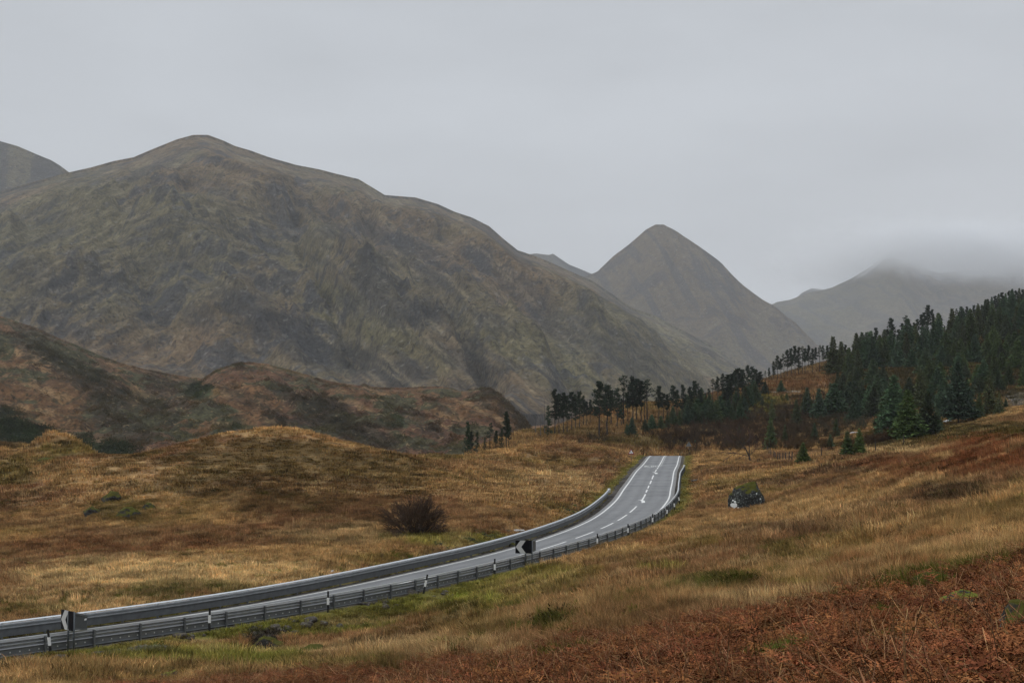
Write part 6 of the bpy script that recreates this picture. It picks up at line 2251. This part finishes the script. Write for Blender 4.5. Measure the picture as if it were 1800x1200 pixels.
same = {}
for q in C.objects:
    if q.parent is None and 'group' in q and 'label' in q:
        same.setdefault(q['label'], []).append(q)
for lab, lst in same.items():
    if len(lst) < 2: continue
    lst.sort(key=lambda q: q.location.x / q.location.y)
    for i, q in enumerate(lst):
        words = lab.split()
        q['label'] = ordinal(i) + ' from the left: ' + ' '.join(words[:12])

# ------------------------------------------------------------------ haze and low cloud
m = bpy.data.materials.new('haze_air')
m.use_nodes = True
n, l = m.node_tree.nodes, m.node_tree.links
n.clear()
pv = n.new('ShaderNodeVolumePrincipled')
pv.inputs['Color'].default_value = (.93, .965, 1.0, 1)
pv.inputs['Density'].default_value = 6.0e-5
pv.inputs['Anisotropy'].default_value = 0.0
out = n.new('ShaderNodeOutputMaterial')
l.new(pv.outputs[0], out.inputs['Volume'])
hv, hf = box_np(-9500, 9500, -200, 12200, -10.9, 960)
ho = link('haze', mesh_np('haze', hv, hf, m, smooth=False))
tag(ho, 'thin grey rain haze filling the glen', 'haze', kind='stuff')

m = bpy.data.materials.new('cloud_vapour')
m.use_nodes = True
n, l = m.node_tree.nodes, m.node_tree.links
n.clear()
tcn = n.new('ShaderNodeTexCoord')
sp = n.new('ShaderNodeSeparateXYZ')
l.new(tcn.outputs['Object'], sp.inputs[0])
t = noise_node(n, l, .0022, 5, tcn.outputs['Object'], .55)
t.inputs['Distortion'].default_value = .4
# z + noise*amp, compared with a base height that drops to the right
a1 = n.new('ShaderNodeMath'); a1.operation = 'MULTIPLY_ADD'
l.new(t.outputs[0], a1.inputs[0]); a1.inputs[1].default_value = 340; l.new(sp.outputs['Z'], a1.inputs[2])
a2 = n.new('ShaderNodeMath'); a2.operation = 'MULTIPLY_ADD'
l.new(sp.outputs['X'], a2.inputs[0]); a2.inputs[1].default_value = .10; l.new(a1.outputs[0], a2.inputs[2])
rr = rng_node(n, l, a2.outputs[0], -15, 230, 0, .0065)
rr.interpolation_type = 'SMOOTHSTEP'
# fade out at the left end and the top
rx = rng_node(n, l, sp.outputs['X'], -2350, -1500, 0, 1)
rx.interpolation_type = 'SMOOTHSTEP'
rz = rng_node(n, l, sp.outputs['Z'], 150, 330, 1, 0)
rz.interpolation_type = 'SMOOTHSTEP'
mm = n.new('ShaderNodeMath'); mm.operation = 'MULTIPLY'
l.new(rr.outputs[0], mm.inputs[0]); l.new(rx.outputs[0], mm.inputs[1])
t2 = noise_node(n, l, .0062, 4, tcn.outputs['Object'], .6)
t2.inputs['Distortion'].default_value = 1.2
rg2 = rng_node(n, l, t2.outputs[0], .38, .62, .15, 1.6)
mm3 = n.new('ShaderNodeMath'); mm3.operation = 'MULTIPLY'
l.new(mm.outputs[0], mm3.inputs[0]); l.new(rg2.outputs[0], mm3.inputs[1])
mm2 = n.new('ShaderNodeMath'); mm2.operation = 'MULTIPLY'
l.new(mm3.outputs[0], mm2.inputs[0]); l.new(rz.outputs[0], mm2.inputs[1])
pv = n.new('ShaderNodeVolumePrincipled')
pv.inputs['Color'].default_value = (.88, .90, .92, 1)
l.new(mm2.outputs[0], pv.inputs['Density'])
out = n.new('ShaderNodeOutputMaterial')
l.new(pv.outputs[0], out.inputs['Volume'])
cv_, cf_ = box_np(-2600, 2600, -1100, 900, -330, 340)
co = link('low_cloud', mesh_np('low_cloud', cv_, cf_, m, smooth=False), None, (3700, 8050, 640))
tag(co, 'grey cloud hanging on the far right peak', 'cloud', kind='stuff')
sc.cycles.volume_step_rate = .3
